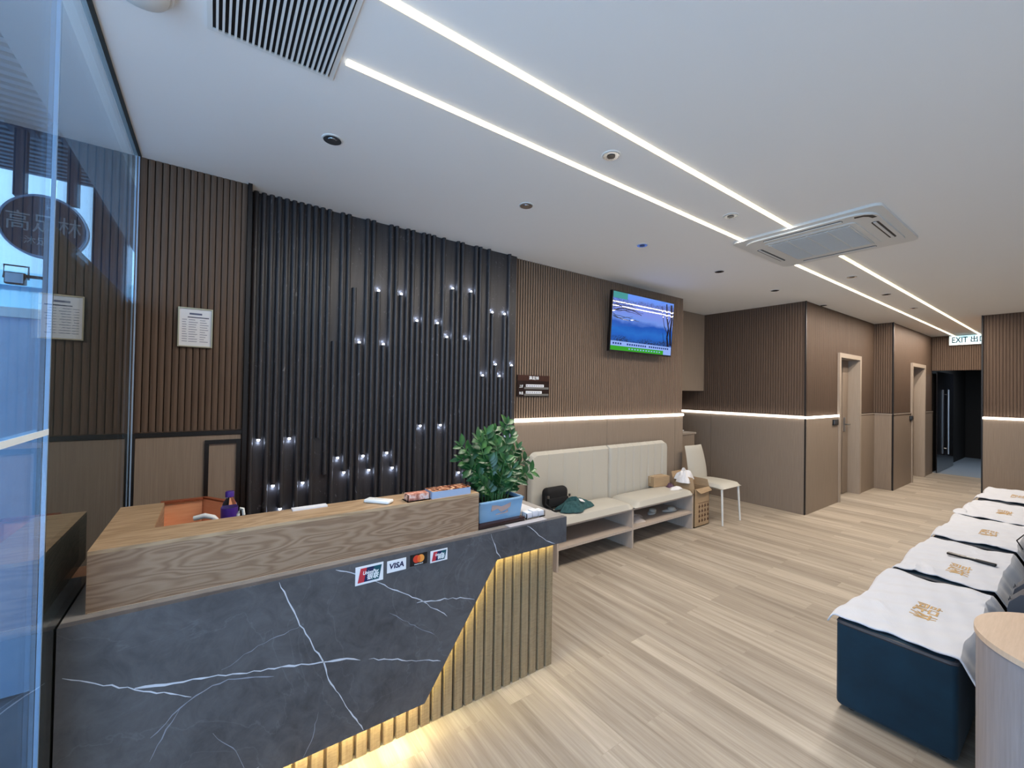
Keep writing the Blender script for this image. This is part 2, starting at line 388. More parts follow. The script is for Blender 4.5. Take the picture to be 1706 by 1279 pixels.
# TV wall
mb = MB().box(2.225, 4.93, 3.11, 3.3, 0, H, 1); bridge(2.235, 4.925, .03, .009, 3.11, 1.285, H, mb, .62)
mb.box(2.225, 3.494, 3.095, 3.11, 0, 1.245, 2).box(3.499, 4.757, 3.095, 3.11, 0, 1.245, 2).box(4.762, 4.93, 3.095, 3.11, 0, 1.245, 2)
struct('wall_television', mb, ['brown_dark', 'dark_gap', 'taupe'])
struct('wall_niche', MB().box(4.93, 6.21, 4.1, 4.2, 0, H).box(4.8, 4.93, 3.3, 4.1, 0, H), 'brown')
# partition A facing the entrance (x = 6.21) and corridor faces
mb = MB().box(6.215, 6.3, 2.18, 4.1, 0, H, 1); bridge(2.18, 4.1, .032, .0016, 6.215, 1.275, H, mb, .9, axis='x')
mb.box(6.2, 6.215, 2.18, 3.418, .0, 1.232, 2).box(6.2, 6.215, 3.424, 4.1, .0, 1.232, 2)
struct('wall_partition', mb, ['brown', 'dark_gap', 'taupe'])
struct('trim_3', MB().box(6.2, 6.225, 2.168, 2.18, 0, H), 'black_trim')
def corridor(name, x0, x1, y, dx0, dx1, dz, ex=.12):
    mb = MB()
    for a, b, z0, z1 in ((x0, dx0, 0, H), (dx1, x1, 0, H), (dx0, dx1, dz, H)): mb.box(a, b, y+.006, y+ex, z0, z1, 1)
    bridge(x0, dx0, .03, .0015, y+.006, 1.265, H, mb, .7); bridge(dx1, x1, .03, .0015, y+.006, 1.265, H, mb, .7); bridge(dx0, dx1, .03, .0015, y+.006, dz, H, mb, .7)
    mb.box(x0, dx0, y-.008, y+.006, 0, 1.24, 2).box(dx1, x1, y-.008, y+.006, 0, 1.24, 2)
    return struct(name, mb, ['brown', 'dark_gap', 'taupe'])
corridor('wall_corridor', 6.225, 9.06, 2.17, 7.40, 8.30, 2.13)
mb = MB().box(9.065, 9.2, 1.94, 2.3, 0, H, 1); bridge(1.94, 2.18, .03, .0022, 9.065, 1.265, H, mb, .86, axis='x'); mb.box(9.052, 9.065, 1.94, 2.164, 0, 1.24, 2)
struct('wall_return', mb, ['brown', 'dark_gap', 'taupe'])
struct('trim_4', MB().box(9.05, 9.072, 1.918, 1.932, 0, H), 'black_trim')
corridor('wall_passage', 9.075, 11.9, 1.93, 10.25, 11.2, 2.12)
# thin ledges where the LED rail stops
struct('trim_5', MB().box(8.3, 9.05, 2.155, 2.168, 1.24, 1.256).box(9.045, 9.06, 1.935, 2.155, 1.24, 1.256).box(9.06, 10.2, 1.915, 1.928, 1.24, 1.256).box(11.26, 11.9, 1.915, 1.928, 1.24, 1.256), 'taupe_frame')
# end wall with a dark opening
mb = MB().box(11.86, 12.0, .9, 1.93, 2.075, H, 1); bridge(.9, 1.93, .03, .0022, 11.86, 2.075, H, mb, .86, axis='x')
struct('wall_end', mb, ['brown', 'dark_gap'])
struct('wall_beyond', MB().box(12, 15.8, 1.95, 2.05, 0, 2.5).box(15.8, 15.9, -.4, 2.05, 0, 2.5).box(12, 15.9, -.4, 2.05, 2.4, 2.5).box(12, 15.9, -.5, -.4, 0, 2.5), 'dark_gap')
struct('floor_beyond', MB().box(12, 15.9, -.4, 2.05, -.1, 0), 'tile')
# right-hand block beside the corridor
mb = MB().box(9.215, 9.4, -2.6, .97, 0, H, 1).box(9.4, 12, .9, .97, 0, H, 1); bridge(-2.6, .96, .032, .0016, 9.215, 1.275, H, mb, .9, axis='x'); mb.box(9.2, 9.215, -2.6, .96, 0, 1.235, 2)
struct('wall_right', mb, ['brown', 'brown', 'taupe'])
struct('trim_6', MB().box(9.195, 9.225, .96, .975, 0, H), 'black_trim')
struct('wall_near', MB().box(-.36, 9.4, -2.7, -2.6, 0, H), 'taupe')
struct('wall_cupboard', MB().box(7.3, 8.6, 3.0, 3.1, 0, H).box(6.3, 7.3, 2.4, 2.5, 0, H).box(8.9, 9.06, 2.3, 3.1, 0, H).box(9.2, 11.9, 2.6, 2.7, 0, H), 'taupe')
# door frames and doors
def door(n_, x0, x1, y, z, slide, cloth=False):
    d = obj('door_%d' % n_, MB().box(x0+slide, x1-.01, y+.135, y+.17, .01, z-.03), 'taupe', org=(x0, y+.1, 0)); d['kind'] = 'structure'
    obj('door_frame', MB().box(x0-.035, x0+.03, y-.022, y+.14, 0, z+.035).box(x1-.03, x1+.035, y-.022, y+.14, 0, z+.035).box(x0+.03, x1-.03, y-.022, y+.14, z-.03, z+.035), 'taupe_frame', d)
    obj('door_handle', MB().box(x0+slide+.03, x0+slide+.1, y+.125, y+.136, .98, 1.2, 0).tube([(x0+slide+.06, y+.125, 1.09), (x0+slide+.06, y+.085, 1.09), (x0+slide+.16, y+.085, 1.09)], .009), 'steel', d)
    return d
door(1, 7.40, 8.30, 2.17, 2.13, .64)
door(2, 10.25, 11.2, 1.93, 2.12, .3)
tag(obj('hanging_towel', MB().prism([(7.90,2.0),(7.99,2.0),(8.03,1.6),(8.04,1.15),(7.96,1.12),(7.93,1.5)], 'y', 2.36, 2.39), 'white_cloth', org=(7.95,2.37,1.12)), 'pale cloth hanging in the dark gap of the nearer corridor doorway', 'cloth')
# switches by the doors
for q, (x, y, lb) in enumerate(((7.13, 2.155, 'small dark switch plate beside the nearer corridor doorway'), (10.08, 1.915, 'small dark switch plate beside the farther corridor doorway'))):
    t_ = thing('light_switch', lb, 'switch', (x, y, 1.16), 'corridor switches')
    obj('switch_plate', MB().box(x, x+.2, y-.008, y+.008, 1.12, 1.2, 0, .003, 1), 'black_plastic', t_)
    for k in range(2): obj('rocker', MB().box(x+.02+.09*k, x+.09+.09*k, y-.012, y-.007, 1.135, 1.185), 'steel', t_)
# LED rails along the walls
def rail(lb, mbx, org):
    t_ = thing('wall_light_rail', lb, 'strip light', org, 'glowing light rails along the walls')
    obj('diffuser', mbx, 'led_wall', t_); return t_
def rail_h(lb, bx, bh, org):
    t_ = rail(lb, MB().box(*bx), org); obj('housing', MB().box(*bh), 'taupe_frame', t_)
rail_h('glowing light rail running below the television above the bench', (2.228, 4.93, 3.083, 3.098, 1.247, 1.275), (2.228, 4.93, 3.097, 3.112, 1.246, 1.284), (2.228, 3.1, 1.25))
rail_h('glowing light rail on the brown partition behind the chair', (6.186, 6.202, 2.172, 4.0, 1.236, 1.264), (6.2, 6.214, 2.18, 4.0, 1.234, 1.273), (6.2, 3, 1.25))
rail_h('short glowing light rail between partition corner and nearer doorway', (6.19, 7.36, 2.148, 2.163, 1.236, 1.264), (6.2, 7.36, 2.161, 2.177, 1.238, 1.266), (6.8, 2.17, 1.25))
rail_h('glowing light rail on the far right wall behind the footstools', (9.184, 9.201, -2.5, .962, 1.236, 1.264), (9.2, 9.214, -2.5, .96, 1.236, 1.273), (9.2, -.5, 1.25))

# glass shop front on the left: two panes, joint, channel
struct('window_1', MB().box(-.365, -.355, 1.622, 2.955, 0, H), 'glass')
struct('window_2', MB().box(-.365, -.355, -2.6, 1.612, 0, H), 'glass')
struct('trim_7', MB().box(-.364, -.356, 1.614, 1.620, 0, H), 'sign_rim')
struct('trim_8', MB().box(-.354, -.341, -2.6, 2.96, H-.008, H).box(-.354, -.343, 1.7, 2.96, 0, .012), 'sc_dark')
struct('trim_13', MB().box(-.3545, -.3538, .6, 1.612, 1.408, 1.424), 'print_white0')
struct('trim_9', MB().box(-.352, -.346, 2.95, 2.958, 0, H), 'sign_rim')
struct('wall_outer_board', MB().box(-.376, -.368, 1.622, 3.2, 0, 1.98), 'sc_dark')

# ================================================================== OUTSIDE
struct('ground', MB().box(-9, -.43, -4, 14, -.25, -.12), 'ext_ground')
struct('wall_outer_beam', MB().box(-.73, -.42, -2.6, 9, 2.95, 3.75), 'ext_beam')
mb = MB().box(-4, -.73, -1, 6.2, 3.66, 3.8)
for i in range(72): mb.box(-4, -.73, -1+i*.1, -1+i*.1+.05, 3.6, 3.66)
struct('ceiling_canopy', mb, 'ext_soffit')
t_ = thing('hanging_sign', 'round dark shop sign hanging outside seen through the glass', 'sign', (-1.157, 5, 2.55))
obj('sign_disc', MB().lathe([(.255, 0), (.255, .06)], (-1.157, 5.06, 2.812), 48, 0, 'y'), 'sign', t_)
mb = MB()
for k in range(48):
    a, b = 2*PI*k/48, 2*PI*(k+1)/48
    mb.tube([(-1.157+.25*math.cos(a), 4.995, 2.812+.25*math.sin(a)), (-1.157+.25*math.cos(b), 4.995, 2.812+.25*math.sin(b))], .009, 6)
obj('sign_rim', mb, 'sign_rim', t_)
mb = text_mb('高足林', .145, (-1.157, 4.992, 2.82), (1,0,0), (0,0,1.15), .002); text_mb('沐足', .07, (-1.2, 4.992, 2.68), (1,0,0), (0,0,1), .002, 0, mb); text_mb('H', .06, (-1.13, 4.992, 2.97), (1,0,0), (0,0,1), .002, 0, mb)
obj('sign_lettering', mb, 'sign_text', t_)
for x in (-1.3, -1.0): obj('bracket', MB().box(x-.035, x+.035, 4.99, 5.05, 3.03, 3.6).box(x-.08, x+.08, 4.96, 5.1, 3.56, 3.6), 'ext_dark', t_)
struct('wall_street', MB().box(-3.2, .2, 9, 9.2, -.1, 3.05).box(-3.2, .2, 8.9, 9, 2.9, 3.1).box(-3.2, .2, 8.8, 9, 1.9, 2.05).box(-3.2, .2, 8.8, 9, 1.35, 1.5), 'ext_pale')
struct('wall_street_upper', MB().box(-5, .2, 9.6, 9.8, 3.0, 6.5), 'ext_white')
struct('wall_street_far', MB().box(-9, -3.2, 12, 12.2, -.1, 4.2), 'ext_pale')
struct('wall_outer_low', MB().box(-3, -.76, 3.3, 3.45, -.1, 1.88), 'ext_marble')
struct('trim_12', MB().box(-3, -.75, 3.26, 3.46, 1.88, 1.93), 'ext_white')
struct('wall_pillar', MB().box(-.95, -.73, 5.4, 5.7, -.1, 3.6), 'ext_dark')
t_ = thing('flood_light', 'square flood light on a bracket outside behind the left glass', 'lamp', (-1.37, 5.3, 2.4))
obj('lamp_head', MB().box(-1.44, -1.32, 5.26, 5.32, 2.36, 2.46, 0, .008), 'black_plastic', t_)
obj('lens', MB().box(-1.43, -1.33, 5.25, 5.262, 2.37, 2.45), 'ext_white', t_)
obj('yoke', MB().tube([(-1.45, 5.3, 2.41), (-1.45, 5.3, 2.52), (-1.31, 5.3, 2.52), (-1.31, 5.3, 2.41)], .008).tube([(-1.32, 5.3, 2.44), (-1.1, 5.3, 2.44), (-.95, 5.45, 2.44)], .014), 'black_plastic', t_)

# ================================================================== CEILING FITTINGS
for (yy, lbl) in ((1.62, 'glowing ceiling strip nearer the black feature wall'), (1.28, 'glowing ceiling strip farther from the black feature wall')):
    t_ = thing('ceiling_light_strip', lbl, 'strip light', (3, yy, H), 'paired ceiling light strips')
    segs = [(.385, 3.37), (4.33, 11.85)] if yy > 1.5 else [(.385, 3.37), (4.33, 4.43), (4.76, 11.85)]
    mb = MB()
    for a, b in segs: mb.box(a, b, yy-.010, yy+.010, H-.008, H+.001)
    obj('diffuser', mb, 'led', t_)
    if yy < 1.5: l_ = obj('diffuser', MB().box(4.43, 4.76, yy-.010, yy+.010, H-.008, H+.001), 'led_yellow', t_); l_['label'] = 'yellowed short piece of the strip'
    mb = MB()
    for a, b in ((.375, 3.37), (4.33, 11.85)): mb.box(a, b, yy-.014, yy-.010, H-.005, H+.001).box(a, b, yy+.010, yy+.014, H-.007, H+.001)
    obj('channel', mb, 'led_edge', t_)
# downlights
def downlight(x, y, lb, bright=False):
    t_ = thing('recessed_downlight', lb, 'downlight', (x, y, H), 'round recessed downlights')
    obj('trim_ring', MB().lathe([(.030, -.002), (.046, -.004), (.049, -.001), (.049, .0)], (x, y, H), 28), 'white_paint', t_)
    obj('reflector', MB().lathe([(.041, -.0045), (.036, -.001), (.024, .0)], (x, y, H-.0015), 28), 'chrome', t_)
    obj('lamp_lens', MB().lathe([(.021, -.006), (.019, -.001), (.008, .001)], (x, y, H-.003), 20), 'chrome' if bright else 'dark_glass', t_)
names = ['first', 'second', 'third', 'fourth', 'fifth', 'sixth']
for i, x in enumerate((.446, 1.644, 2.851, 4.068, 5.309)): downlight(x, 2.175, 'unlit round downlight, %s from the left in the row near the feature wall' % names[i], i < 2)
downlight(6.679, 2.338-.2, 'unlit round downlight just above the corridor partition corner')
for i, x in enumerate((1.633, 2.842, 5.279, 6.49, 7.776)): downlight(x, 1.445, 'unlit round downlight, %s from the left between the two light strips' % names[i])
# air vent
t_ = thing('ceiling_vent', 'slatted air grille in the ceiling at upper left', 'vent', (.15, 1.4, H))
obj('frame', MB().box(-.045, -.03, .95, 1.75, H-.006, H).box(.338, .353, .95, 1.75, H-.006, H).box(-.03, .338, 1.735, 1.75, H-.006, H).box(-.03, .338, .95, .965, H-.006, H), 'white_paint', t_)
obj('backing', MB().box(-.03, .338, .965, 1.735, H-.002, H-.0005), 'black_trim', t_)
for i in range(21):
    x = -.03+.368*(i+.78)/21.3
    obj('slat', MB().box(x-.0042, x+.0028, .965, 1.735, H-.012, H-.002), 'white_paint', t_)
# round detector at the frame's top edge
t_ = thing('ceiling_detector', 'round ceiling fitting cut by the top left frame edge', 'detector', (-.21, 1.66, H))
obj('base', MB().lathe([(.085, -.002), (.085, -.02), (.08, -.026)], (-.21, 1.665, H), 36), 'white_plastic', t_)
obj('dome', MB().lathe([(.075, 0), (.07, -.015), (.05, -.028), (.02, -.034)], (-.21, 1.665, H-.025), 32), 'white_plastic', t_)
# cassette air conditioner
t_ = thing('cassette_air_conditioner', 'square ceiling cassette air conditioner with central grille crossed by light strips', 'air conditioner', (3.85, 1.24, H))
def rrect(x0, x1, y0, y1, r, k=6):
    P = []
    for cx_, cy_, a0 in ((x1-r, y1-r, 0), (x0+r, y1-r, PI/2), (x0+r, y0+r, PI), (x1-r, y0+r, 1.5*PI)):
        for j in range(k+1): a = a0+PI/2*j/k; P.append((cx_+r*math.cos(a), cy_+r*math.sin(a)))
    return P
obj('panel', MB().prism(rrect(3.35, 4.34, .775, 1.7, .05), 'z', H-.018, H).prism(rrect(3.40, 4.29, .825, 1.65, .12), 'z', H-.03, H-.017), 'white_plastic', t_)
gr = obj('intake_grille', MB().prism(rrect(3.52, 4.16, .95, 1.53, .03), 'z', H-.036, H-.029), 'white_plastic', t_)
obj('grille_backing', MB().box(3.55, 4.10, .99, 1.50, H-.0375, H-.0358), 'grille_dark' if 'grille_dark' in M else 'black_trim', gr)
mb = MB()
for i in range(34): mb.box(3.552+i*.0163, 3.552+i*.0163+.0055, .99, 1.50, H-.042, H-.0375)
for k in range(5): mb.box(3.55, 4.105, .985+k*.1275, .993+k*.1275, H-.044, H-.0375)
l_ = obj('grille_slats', mb, 'white_plastic', gr)
for a in ((3.435, 3.475, 1.0, 1.5), (4.20, 4.24, 1.0, 1.5), (3.62, 4.08, .85, .89), (3.62, 4.08, 1.585, 1.625)):
    f_ = obj('outlet', MB().prism(rrect(*a, .015), 'z', H-.0315, H-.0295), 'black_trim', t_)
    hx = (a[0]+a[1])/2; hy = (a[2]+a[3])/2
    obj('louvre', MB().box(a[0]+.004 if a[1]-a[0] > .1 else hx-.008, a[1]-.004 if a[1]-a[0] > .1 else hx+.008, a[2]+.004 if a[1]-a[0] < .1 else hy-.008, a[3]-.004 if a[1]-a[0] < .1 else hy+.008, H-.036, H-.0315), 'white_plastic', f_)
obj('corner_vent', MB().prism([(3.43,.93),(3.44,.88),(3.475,.845),(3.53,.835),(3.535,.86),(3.49,.87),(3.465,.89),(3.457,.935)], 'z', H-.0315, H-.0295), 'black_trim', t_)

# ================================================================== FEATURE WALL SPOTS
def wall_spot(x, z, upw, lb):
    x = CX(ix(x)); d = 1 if upw else -1
    o = obj('wall_spot', MB().lathe([(.0085, -.004), (.0085, .003), (.006, .007), (.002, .009)] if upw else [(.002, -.009), (.006, -.007), (.0085, -.003), (.0085, .004)], (x, 3.057, z), 14), 'spot_led', org=(x, 3.057, z))
    tag(o, lb, 'spot light', 'upward spots on the black wall' if upw else 'downward spots on the black wall')
    l = bpy.data.lights.new('spot_glow', 'POINT'); l.energy = .06; l.color = (.62, .74, 1); l.shadow_soft_size = .008
    lo = bpy.data.objects.new('spot_glow', l); COL.objects.link(lo); lo.parent = o; lo.location = (0, -.006, d*.022)
HN = {2.37:'highest pair', 2.26:'second-highest pair', 2.222:'pair high at far right', 2.072:'pair at mid height', 1.968:'pair right of centre', 1.87:'lowest pair at left', 1.769:'upper pair beside the plaque', 1.668:'lower pair beside the plaque'}
seen = {}
for x, z in up_l:
    k = seen[z] = seen.get(z, 0)+1; wall_spot(x, z-.004, True, 'tiny white upward spot, %s of the %s' % (('left', 'right')[k-1], HN[z]))
DN = {.253:'leftmost of the upper left group', .424:'second of the upper left group', .298:'left one of the lower left pair', .472:'right one of the lower left pair', .345:'lowest one by the oak riser', .724:'first of the six-spot cluster, upper row', .899:'second of the six-spot cluster, upper row', 1.065:'third of the six-spot cluster, upper row', .77:'first of the six-spot cluster, lower row', .944:'second of the six-spot cluster, lower row', 1.113:'third of the six-spot cluster, lower row', 1.326:'left one of the pair above the leaflets', 1.494:'right one of the pair above the leaflets', 1.671:'beside the left edge of the potted plant', 1.964:'just above the top of the potted plant', 2.135:'at the tip of the plant near the wall end'}
for x, z in dn_l: wall_spot(x, z+.004, False, 'tiny downward spot, '+DN[x])

# ================================================================== RECEPTION COUNTER
t_ = thing('reception_counter', 'grey marble reception counter with slanted cut-out over fluted oak base', 'counter', (.6, 1.9, 0))
ytop, yf = .84, 1.73
front = [(-.352, ytop), (-.352, .15), (.79, .15), (1.165, .70), (1.63, .70), (1.63, ytop)]
mb = MB().prism(front, 'y', yf, yf+.03)
mb2 = [((-.337,.698),(-.179,.60),(-.04,.525)), ]
for pts, w_, mi in (
    ([(-.337,.698),(-.179,.60),(-.037,.522)], .004, 1), ([(-.179,.604),(-.085,.582),(.01,.565),(.244,.514),(.379,.485),(.45,.468),(.505,.447)], .0075, 1),
    ([(.541,.437),(.66,.39),(.765,.346),(.867,.314)], .0035, 1), ([(.208,.83),(.249,.733),(.281,.657),(.324,.569),(.368,.48),(.387,.411),(.462,.268),(.525,.155)], .0045, 1),
    ([(.043,.575),(.147,.624),(.291,.654)], .0025, 2), ([(-.14,.431),(-.067,.494),(-.005,.527),(.061,.541),(.2,.50)], .004, 2), ([(-.14,.36),(-.1,.44),(-.067,.494)], .003, 2),
    ([(.404,.832),(.5,.79),(.597,.72),(.759,.613),(.893,.507)], .004, 1), ([(.745,.609),(.876,.586),(.96,.568),(1.035,.544)], .005, 1), ([(1.125,.835),(1.162,.738),(1.189,.70)], .004, 1),
    ([(1.349,.838),(1.461,.749),(1.548,.702)], .004, 1), ([(.02,.37),(.08,.30),(.12,.2)], .0025, 2), ([(.35,.30),(.33,.2),(.30,.155)], .0025, 2), ([(.62,.60),(.75,.50),(.83,.44)], .0025, 2), ([(.05,.16),(.16,.19)], .003, 1)):
    mb.ribbon(pts, w_, yf-.0006, mi)
obj('front_panel', mb, ['marble', 'vein', 'vein2'], t_)
obj('countertop', MB().box(-.352, 1.63, yf+.03, 2.15, ytop-.035, ytop).box(1.60, 1.63, yf+.03, 2.15, .70, ytop-.035), 'marble_top', t_)
mb = MB().box(-.352, 1.60, yf+.085, 2.35, 0, .70, 0).box(-.352, 1.60, 1.9, 2.15, .70, ytop-.035)
obj('base_body', mb, 'flute', t_)
mb = MB()
nf = 34
for i in range(nf):
    x = -.345+i*.0572
    mb.prism([(x, yf+.086), (x+.003, yf+.060), (x+.043, yf+.060), (x+.049, yf+.072), (x+.053, yf+.086)], 'z', .0, .70)
obj('fluted_cladding', mb, 'flute', t_)
mb = MB()
for a, b in (((-.3,.16),(.785,.16)), ((.785,.16),(1.162,.712)), ((1.162,.712),(1.6,.712))):
    mb.tube([(a[0], yf+.038, a[1]+.012), (b[0], yf+.038, b[1]+.012)], .005, 6)
obj('glow_tape', mb, 'led_warm', t_)
area('counter_glow', (.23, yf+.045, .165), (0, 0, 0), 1.12, .02, 3.6, (1, .84, .45))
def tape_light(a, b, pw):
    L = math.hypot(b[0]-a[0], b[1]-a[1]); l = area('counter_glow', (0, 0, 0), (0, 0, 0), L, .008, pw*L, (1, .88, .34))
    X_ = Vector(((b[0]-a[0])/L, 0, (b[1]-a[1])/L)); Z_ = Vector((0, -1, 0)); Y_ = Z_.cross(X_)
    l.matrix_world = Matrix(((X_.x, Y_.x, Z_.x, (a[0]+b[0])/2), (X_.y, Y_.y, Z_.y, yf+.034), (X_.z, Y_.z, Z_.z, (a[1]+b[1])/2), (0, 0, 0, 1)))
tape_light((.80, .168), (1.168, .708), 1.5); tape_light((1.175, .706), (1.595, .706), 1.3); tape_light((-.3, .156), (.78, .156), .9)
# riser (oak upstand) standing on the marble
t_ = thing('counter_riser', 'L-shaped oak upstand standing on the marble counter', 'counter', (.4, 1.88, ytop))
rz = 1.03
mb = MB().box(-.305, 1.09, 1.793, 1.97, ytop, rz-.012, 0).box(-.305, -.165, 1.97, 2.36, ytop, rz-.012, 0)
obj('upstand', mb, 'oak', t_)
obj('top_board', MB().box(-.305, 1.09, 1.793, 1.97, rz-.012, rz).box(-.305, -.165, 1.97, 2.36, rz-.012, rz), 'oak_top', t_)
struct('trim_10', MB().box(-.3, 1.09, 1.789, 1.793, ytop, ytop+.002), 'taupe_frame')
# lower desk behind
obj('work_desk', MB().box(-.34, 1.1, 2.35, 2.62, .70, .73).box(-.34, -.32, 2.36, 2.6, 0, .7).box(1.08, 1.1, 2.36, 2.6, 0, .7), 'orange', org=(.4, 2.5, 0))
tag(bpy.data.objects['work_desk'], 'low staff desk hidden behind the oak upstand', 'desk')
# payment stickers on the marble
def sticker(x0, x1, z0, z1, fields, lb, bgm='paper'):
    o_ = (x0, yf-.001, z0); t2 = thing('payment_sticker', lb, 'sticker', o_, 'payment stickers on the counter front')
    obj('sticker_sheet', MB().box(x0, x1, yf-.0022, yf-.0008, z0, z1), bgm, t2)
    for nm, mb_, mm in fields: obj(nm, mb_, mm, t2)
M['up_red'] = mat('sticker_red', S(186,50,62), .4); M['up_blue'] = mat('sticker_navy', S(22,36,78), .4); M['up_green'] = mat('sticker_teal', S(14,78,90), .4)
M['visa'] = mat('sticker_ink_blue', S(26,32,74), .4); M['black_card'] = mat('sticker_black', S(20,18,20), .4); M['mc_red'] = mat('sticker_scarlet', S(206,62,40), .4)
M['mc_or'] = mat('sticker_orange', S(232,150,70), .4); M['mc_mid'] = mat('sticker_mid_orange', S(222,98,44), .4); M['print_white'] = mat('sticker_white', S(235,238,240), .4)
def union(x0, x1, z0, z1):
    W, Hh = x1-x0, z1-z0; y1, y0 = yf-.0022, yf-.0030
    def par(a, b): return MB().prism([(x0+W*a, z0+Hh*.12), (x0+W*b, z0+Hh*.12), (x0+W*(b+.10), z0+Hh*.88), (x0+W*(a+.10), z0+Hh*.88)], 'y', y0, y1)
    mb = text_mb('UnionPay', Hh*.27, (x0+W*.54, y0-.0004, z0+Hh*.60), (.82,0,0), (.16,0,1), .0003, bold=.0004); text_mb('银联', Hh*.33, (x0+W*.62, y0-.0004, z0+Hh*.33), (1,0,0), (.16,0,1), .0003, 0, mb, bold=.0004)
    return [('red_field', par(.08, .30), 'up_red'), ('navy_field', par(.30, .56), 'up_blue'), ('teal_field', par(.56, .84), 'up_green'), ('lettering', mb, 'print_white')]
sticker(.478, .591, .748, .822, union(.478, .591, .748, .822), 'largest bank card sticker, red and teal, at the left of the sticker row')
sticker(.607, .690, .768, .818, [('lettering', text_mb('VISA', .031, (.6485, yf-.0026, .793), (1.05,0,0), (.15,0,1), .0004, bold=.0009), 'visa')], 'white sticker with dark blue VISA lettering')
def disc(x, z, r, y0, y1): return MB().prism([(x+r*math.cos(2*PI*k/28), z+r*math.sin(2*PI*k/28)) for k in range(28)], 'y', y0, y1)
lens_ = MB().prism([(.7475+.0095*math.cos(a)*.75, .8+.0155*math.sin(a)) for a in [2*PI*k/24 for k in range(24)]], 'y', yf-.0042, yf-.0034)
sticker(.708, .787, .772, .821, [('red_disc', disc(.738, .8, .0165, yf-.0030, yf-.0022), 'mc_red'), ('orange_disc', disc(.757, .8, .0165, yf-.0036, yf-.0022), 'mc_or'), ('overlap', lens_, 'mc_mid'), ('lettering', text_mb('mastercard', .0088, (.7475, yf-.0026, .778), (1,0,0), (0,0,1), .0003), 'print_white')], 'black sticker with overlapping red and orange discs', 'black_card')
sticker(.803, .887, .766, .819, union(.803, .887, .766, .819), 'smaller bank card sticker at the right end of the sticker row')

# planter, tray and plant
t_ = thing('potted_plant', 'glossy green leafy plant in a rectangular pale blue glazed pot', 'plant', (1.25, 1.9, ytop+.02))
mb = MB()
def tap(mb, x0, x1, y0, y1, z0, z1, d):
    mb.add([(x0+d,y0+d,z0),(x1-d,y0+d,z0),(x1-d,y1-d,z0),(x0+d,y1-d,z0),(x0,y0,z1),(x1,y0,z1),(x1,y1,z1),(x0,y1,z1)], [(0,3,2,1),(0,1,5,4),(1,2,6,5),(2,3,7,6),(3,0,4,7)])
tap(mb, 1.105, 1.385, 1.815, 1.985, .862, .965, .012)
obj('pot', mb.box(1.10, 1.39, 1.81, 1.822, .957, .97, 0, .003).box(1.10, 1.39, 1.978, 1.99, .957, .97, 0, .003).box(1.10, 1.112, 1.81, 1.99, .957, .97, 0, .003).box(1.378, 1.39, 1.81, 1.99, .957, .97, 0, .003), 'planter', t_)
l_ = obj('pot_picture', MB().prism([(1.185+.03*k+(.006 if k % 2 else -.004), .915+.012*math.sin(k*2.1)) for k in range(5)]+[(1.305-.03*k, .94+.008*math.cos(k*1.7)) for k in range(5)], 'y', 1.8165, 1.8195).prism([(1.21,.897),(1.27,.900),(1.285,.912),(1.285,.897),(1.21,.894)], 'y', 1.8165, 1.8195), mat('pot_print', S(176,150,142), .5), t_)
obj('soil', MB().box(1.112, 1.378, 1.822, 1.978, .945, .95), 'soil', t_)
def leaf(mb, base, d, upn, L, W):
    d = d.normalized(); s_ = d.cross(upn).normalized(); nn = s_.cross(d).normalized(); V, F = [], []
    prof = [(0, .04), (.15, .5), (.4, 1), (.65, .9), (.85, .5), (1, .02)]
    for t1, w1 in prof:
        c_ = base+d*L*t1-nn*L*.18*t1*t1
        V += [c_-s_*W*w1*.5+nn*W*.12*w1, c_, c_+s_*W*w1*.5+nn*W*.12*w1]
    for i in range(5): F += [(3*i, 3*i+1, 3*i+4, 3*i+3), (3*i+1, 3*i+2, 3*i+5, 3*i+4)]
    mb.add(V, F, 0, True)
rnd = random.Random(11)
targets = [(-.21,-.02,.30),(-.17,.05,.22),(-.13,-.04,.33),(-.09,.03,.25),(-.06,-.05,.20),(-.02,.05,.30),(.0,-.05,.26),(.03,.04,.36),(.05,-.04,.30),(.08,.05,.22),(.10,-.02,.34),(.20,-.01,.19),(.22,-.04,.13),(.14,.03,.16),(-.12,-.05,.14),(.0,-.08,.14),(.07,-.08,.17),(-.03,-.07,.30),(-.16,-.03,.18),(.12,-.05,.27),(-.08,-.08,.22),(.02,-.08,.22),(-.05,.0,.35),(.08,.0,.40),(.04,-.07,.12),(-.1,-.07,.10)]
for dx, dy, dz in targets:
    b0 = Vector((1.245+dx*.35, 1.90+dy*.5, .948)); tip = Vector((1.245+dx, 1.90+dy, .955+dz)); mid = (b0+tip)/2+Vector((-dx*.25, 0, dz*.22))
    P = [b0*(1-t1)**2+mid*2*t1*(1-t1)+tip*t1*t1 for t1 in [k/9 for k in range(10)]]
    f_ = obj('frond', MB().tube(P, [.0045-.0003*k for k in range(10)], 6), 'stem', t_)
    mb = MB()
    for k in range(2, 10):
        d = (P[k]-P[k-1]).normalized(); ax = d.cross(Vector((rnd.uniform(-.3,.3), 1, rnd.uniform(-.3,.3)))).normalized()
        for sg in (-1, 1):
            dd = (d*.65+ax*sg*.9+Vector((rnd.uniform(-.25,.25), rnd.uniform(-.45,.25), rnd.uniform(-.1,.3)))).normalized()
            leaf(mb, P[k], dd, Vector((rnd.uniform(-.3,.3), -.8, .6)), rnd.uniform(.052,.075), rnd.uniform(.024,.034))
    leaf(mb, P[9], (P[9]-P[8]), Vector((0,-.7,.7)), .05, .02)
    obj('leaflets', mb, 'leaf', f_)
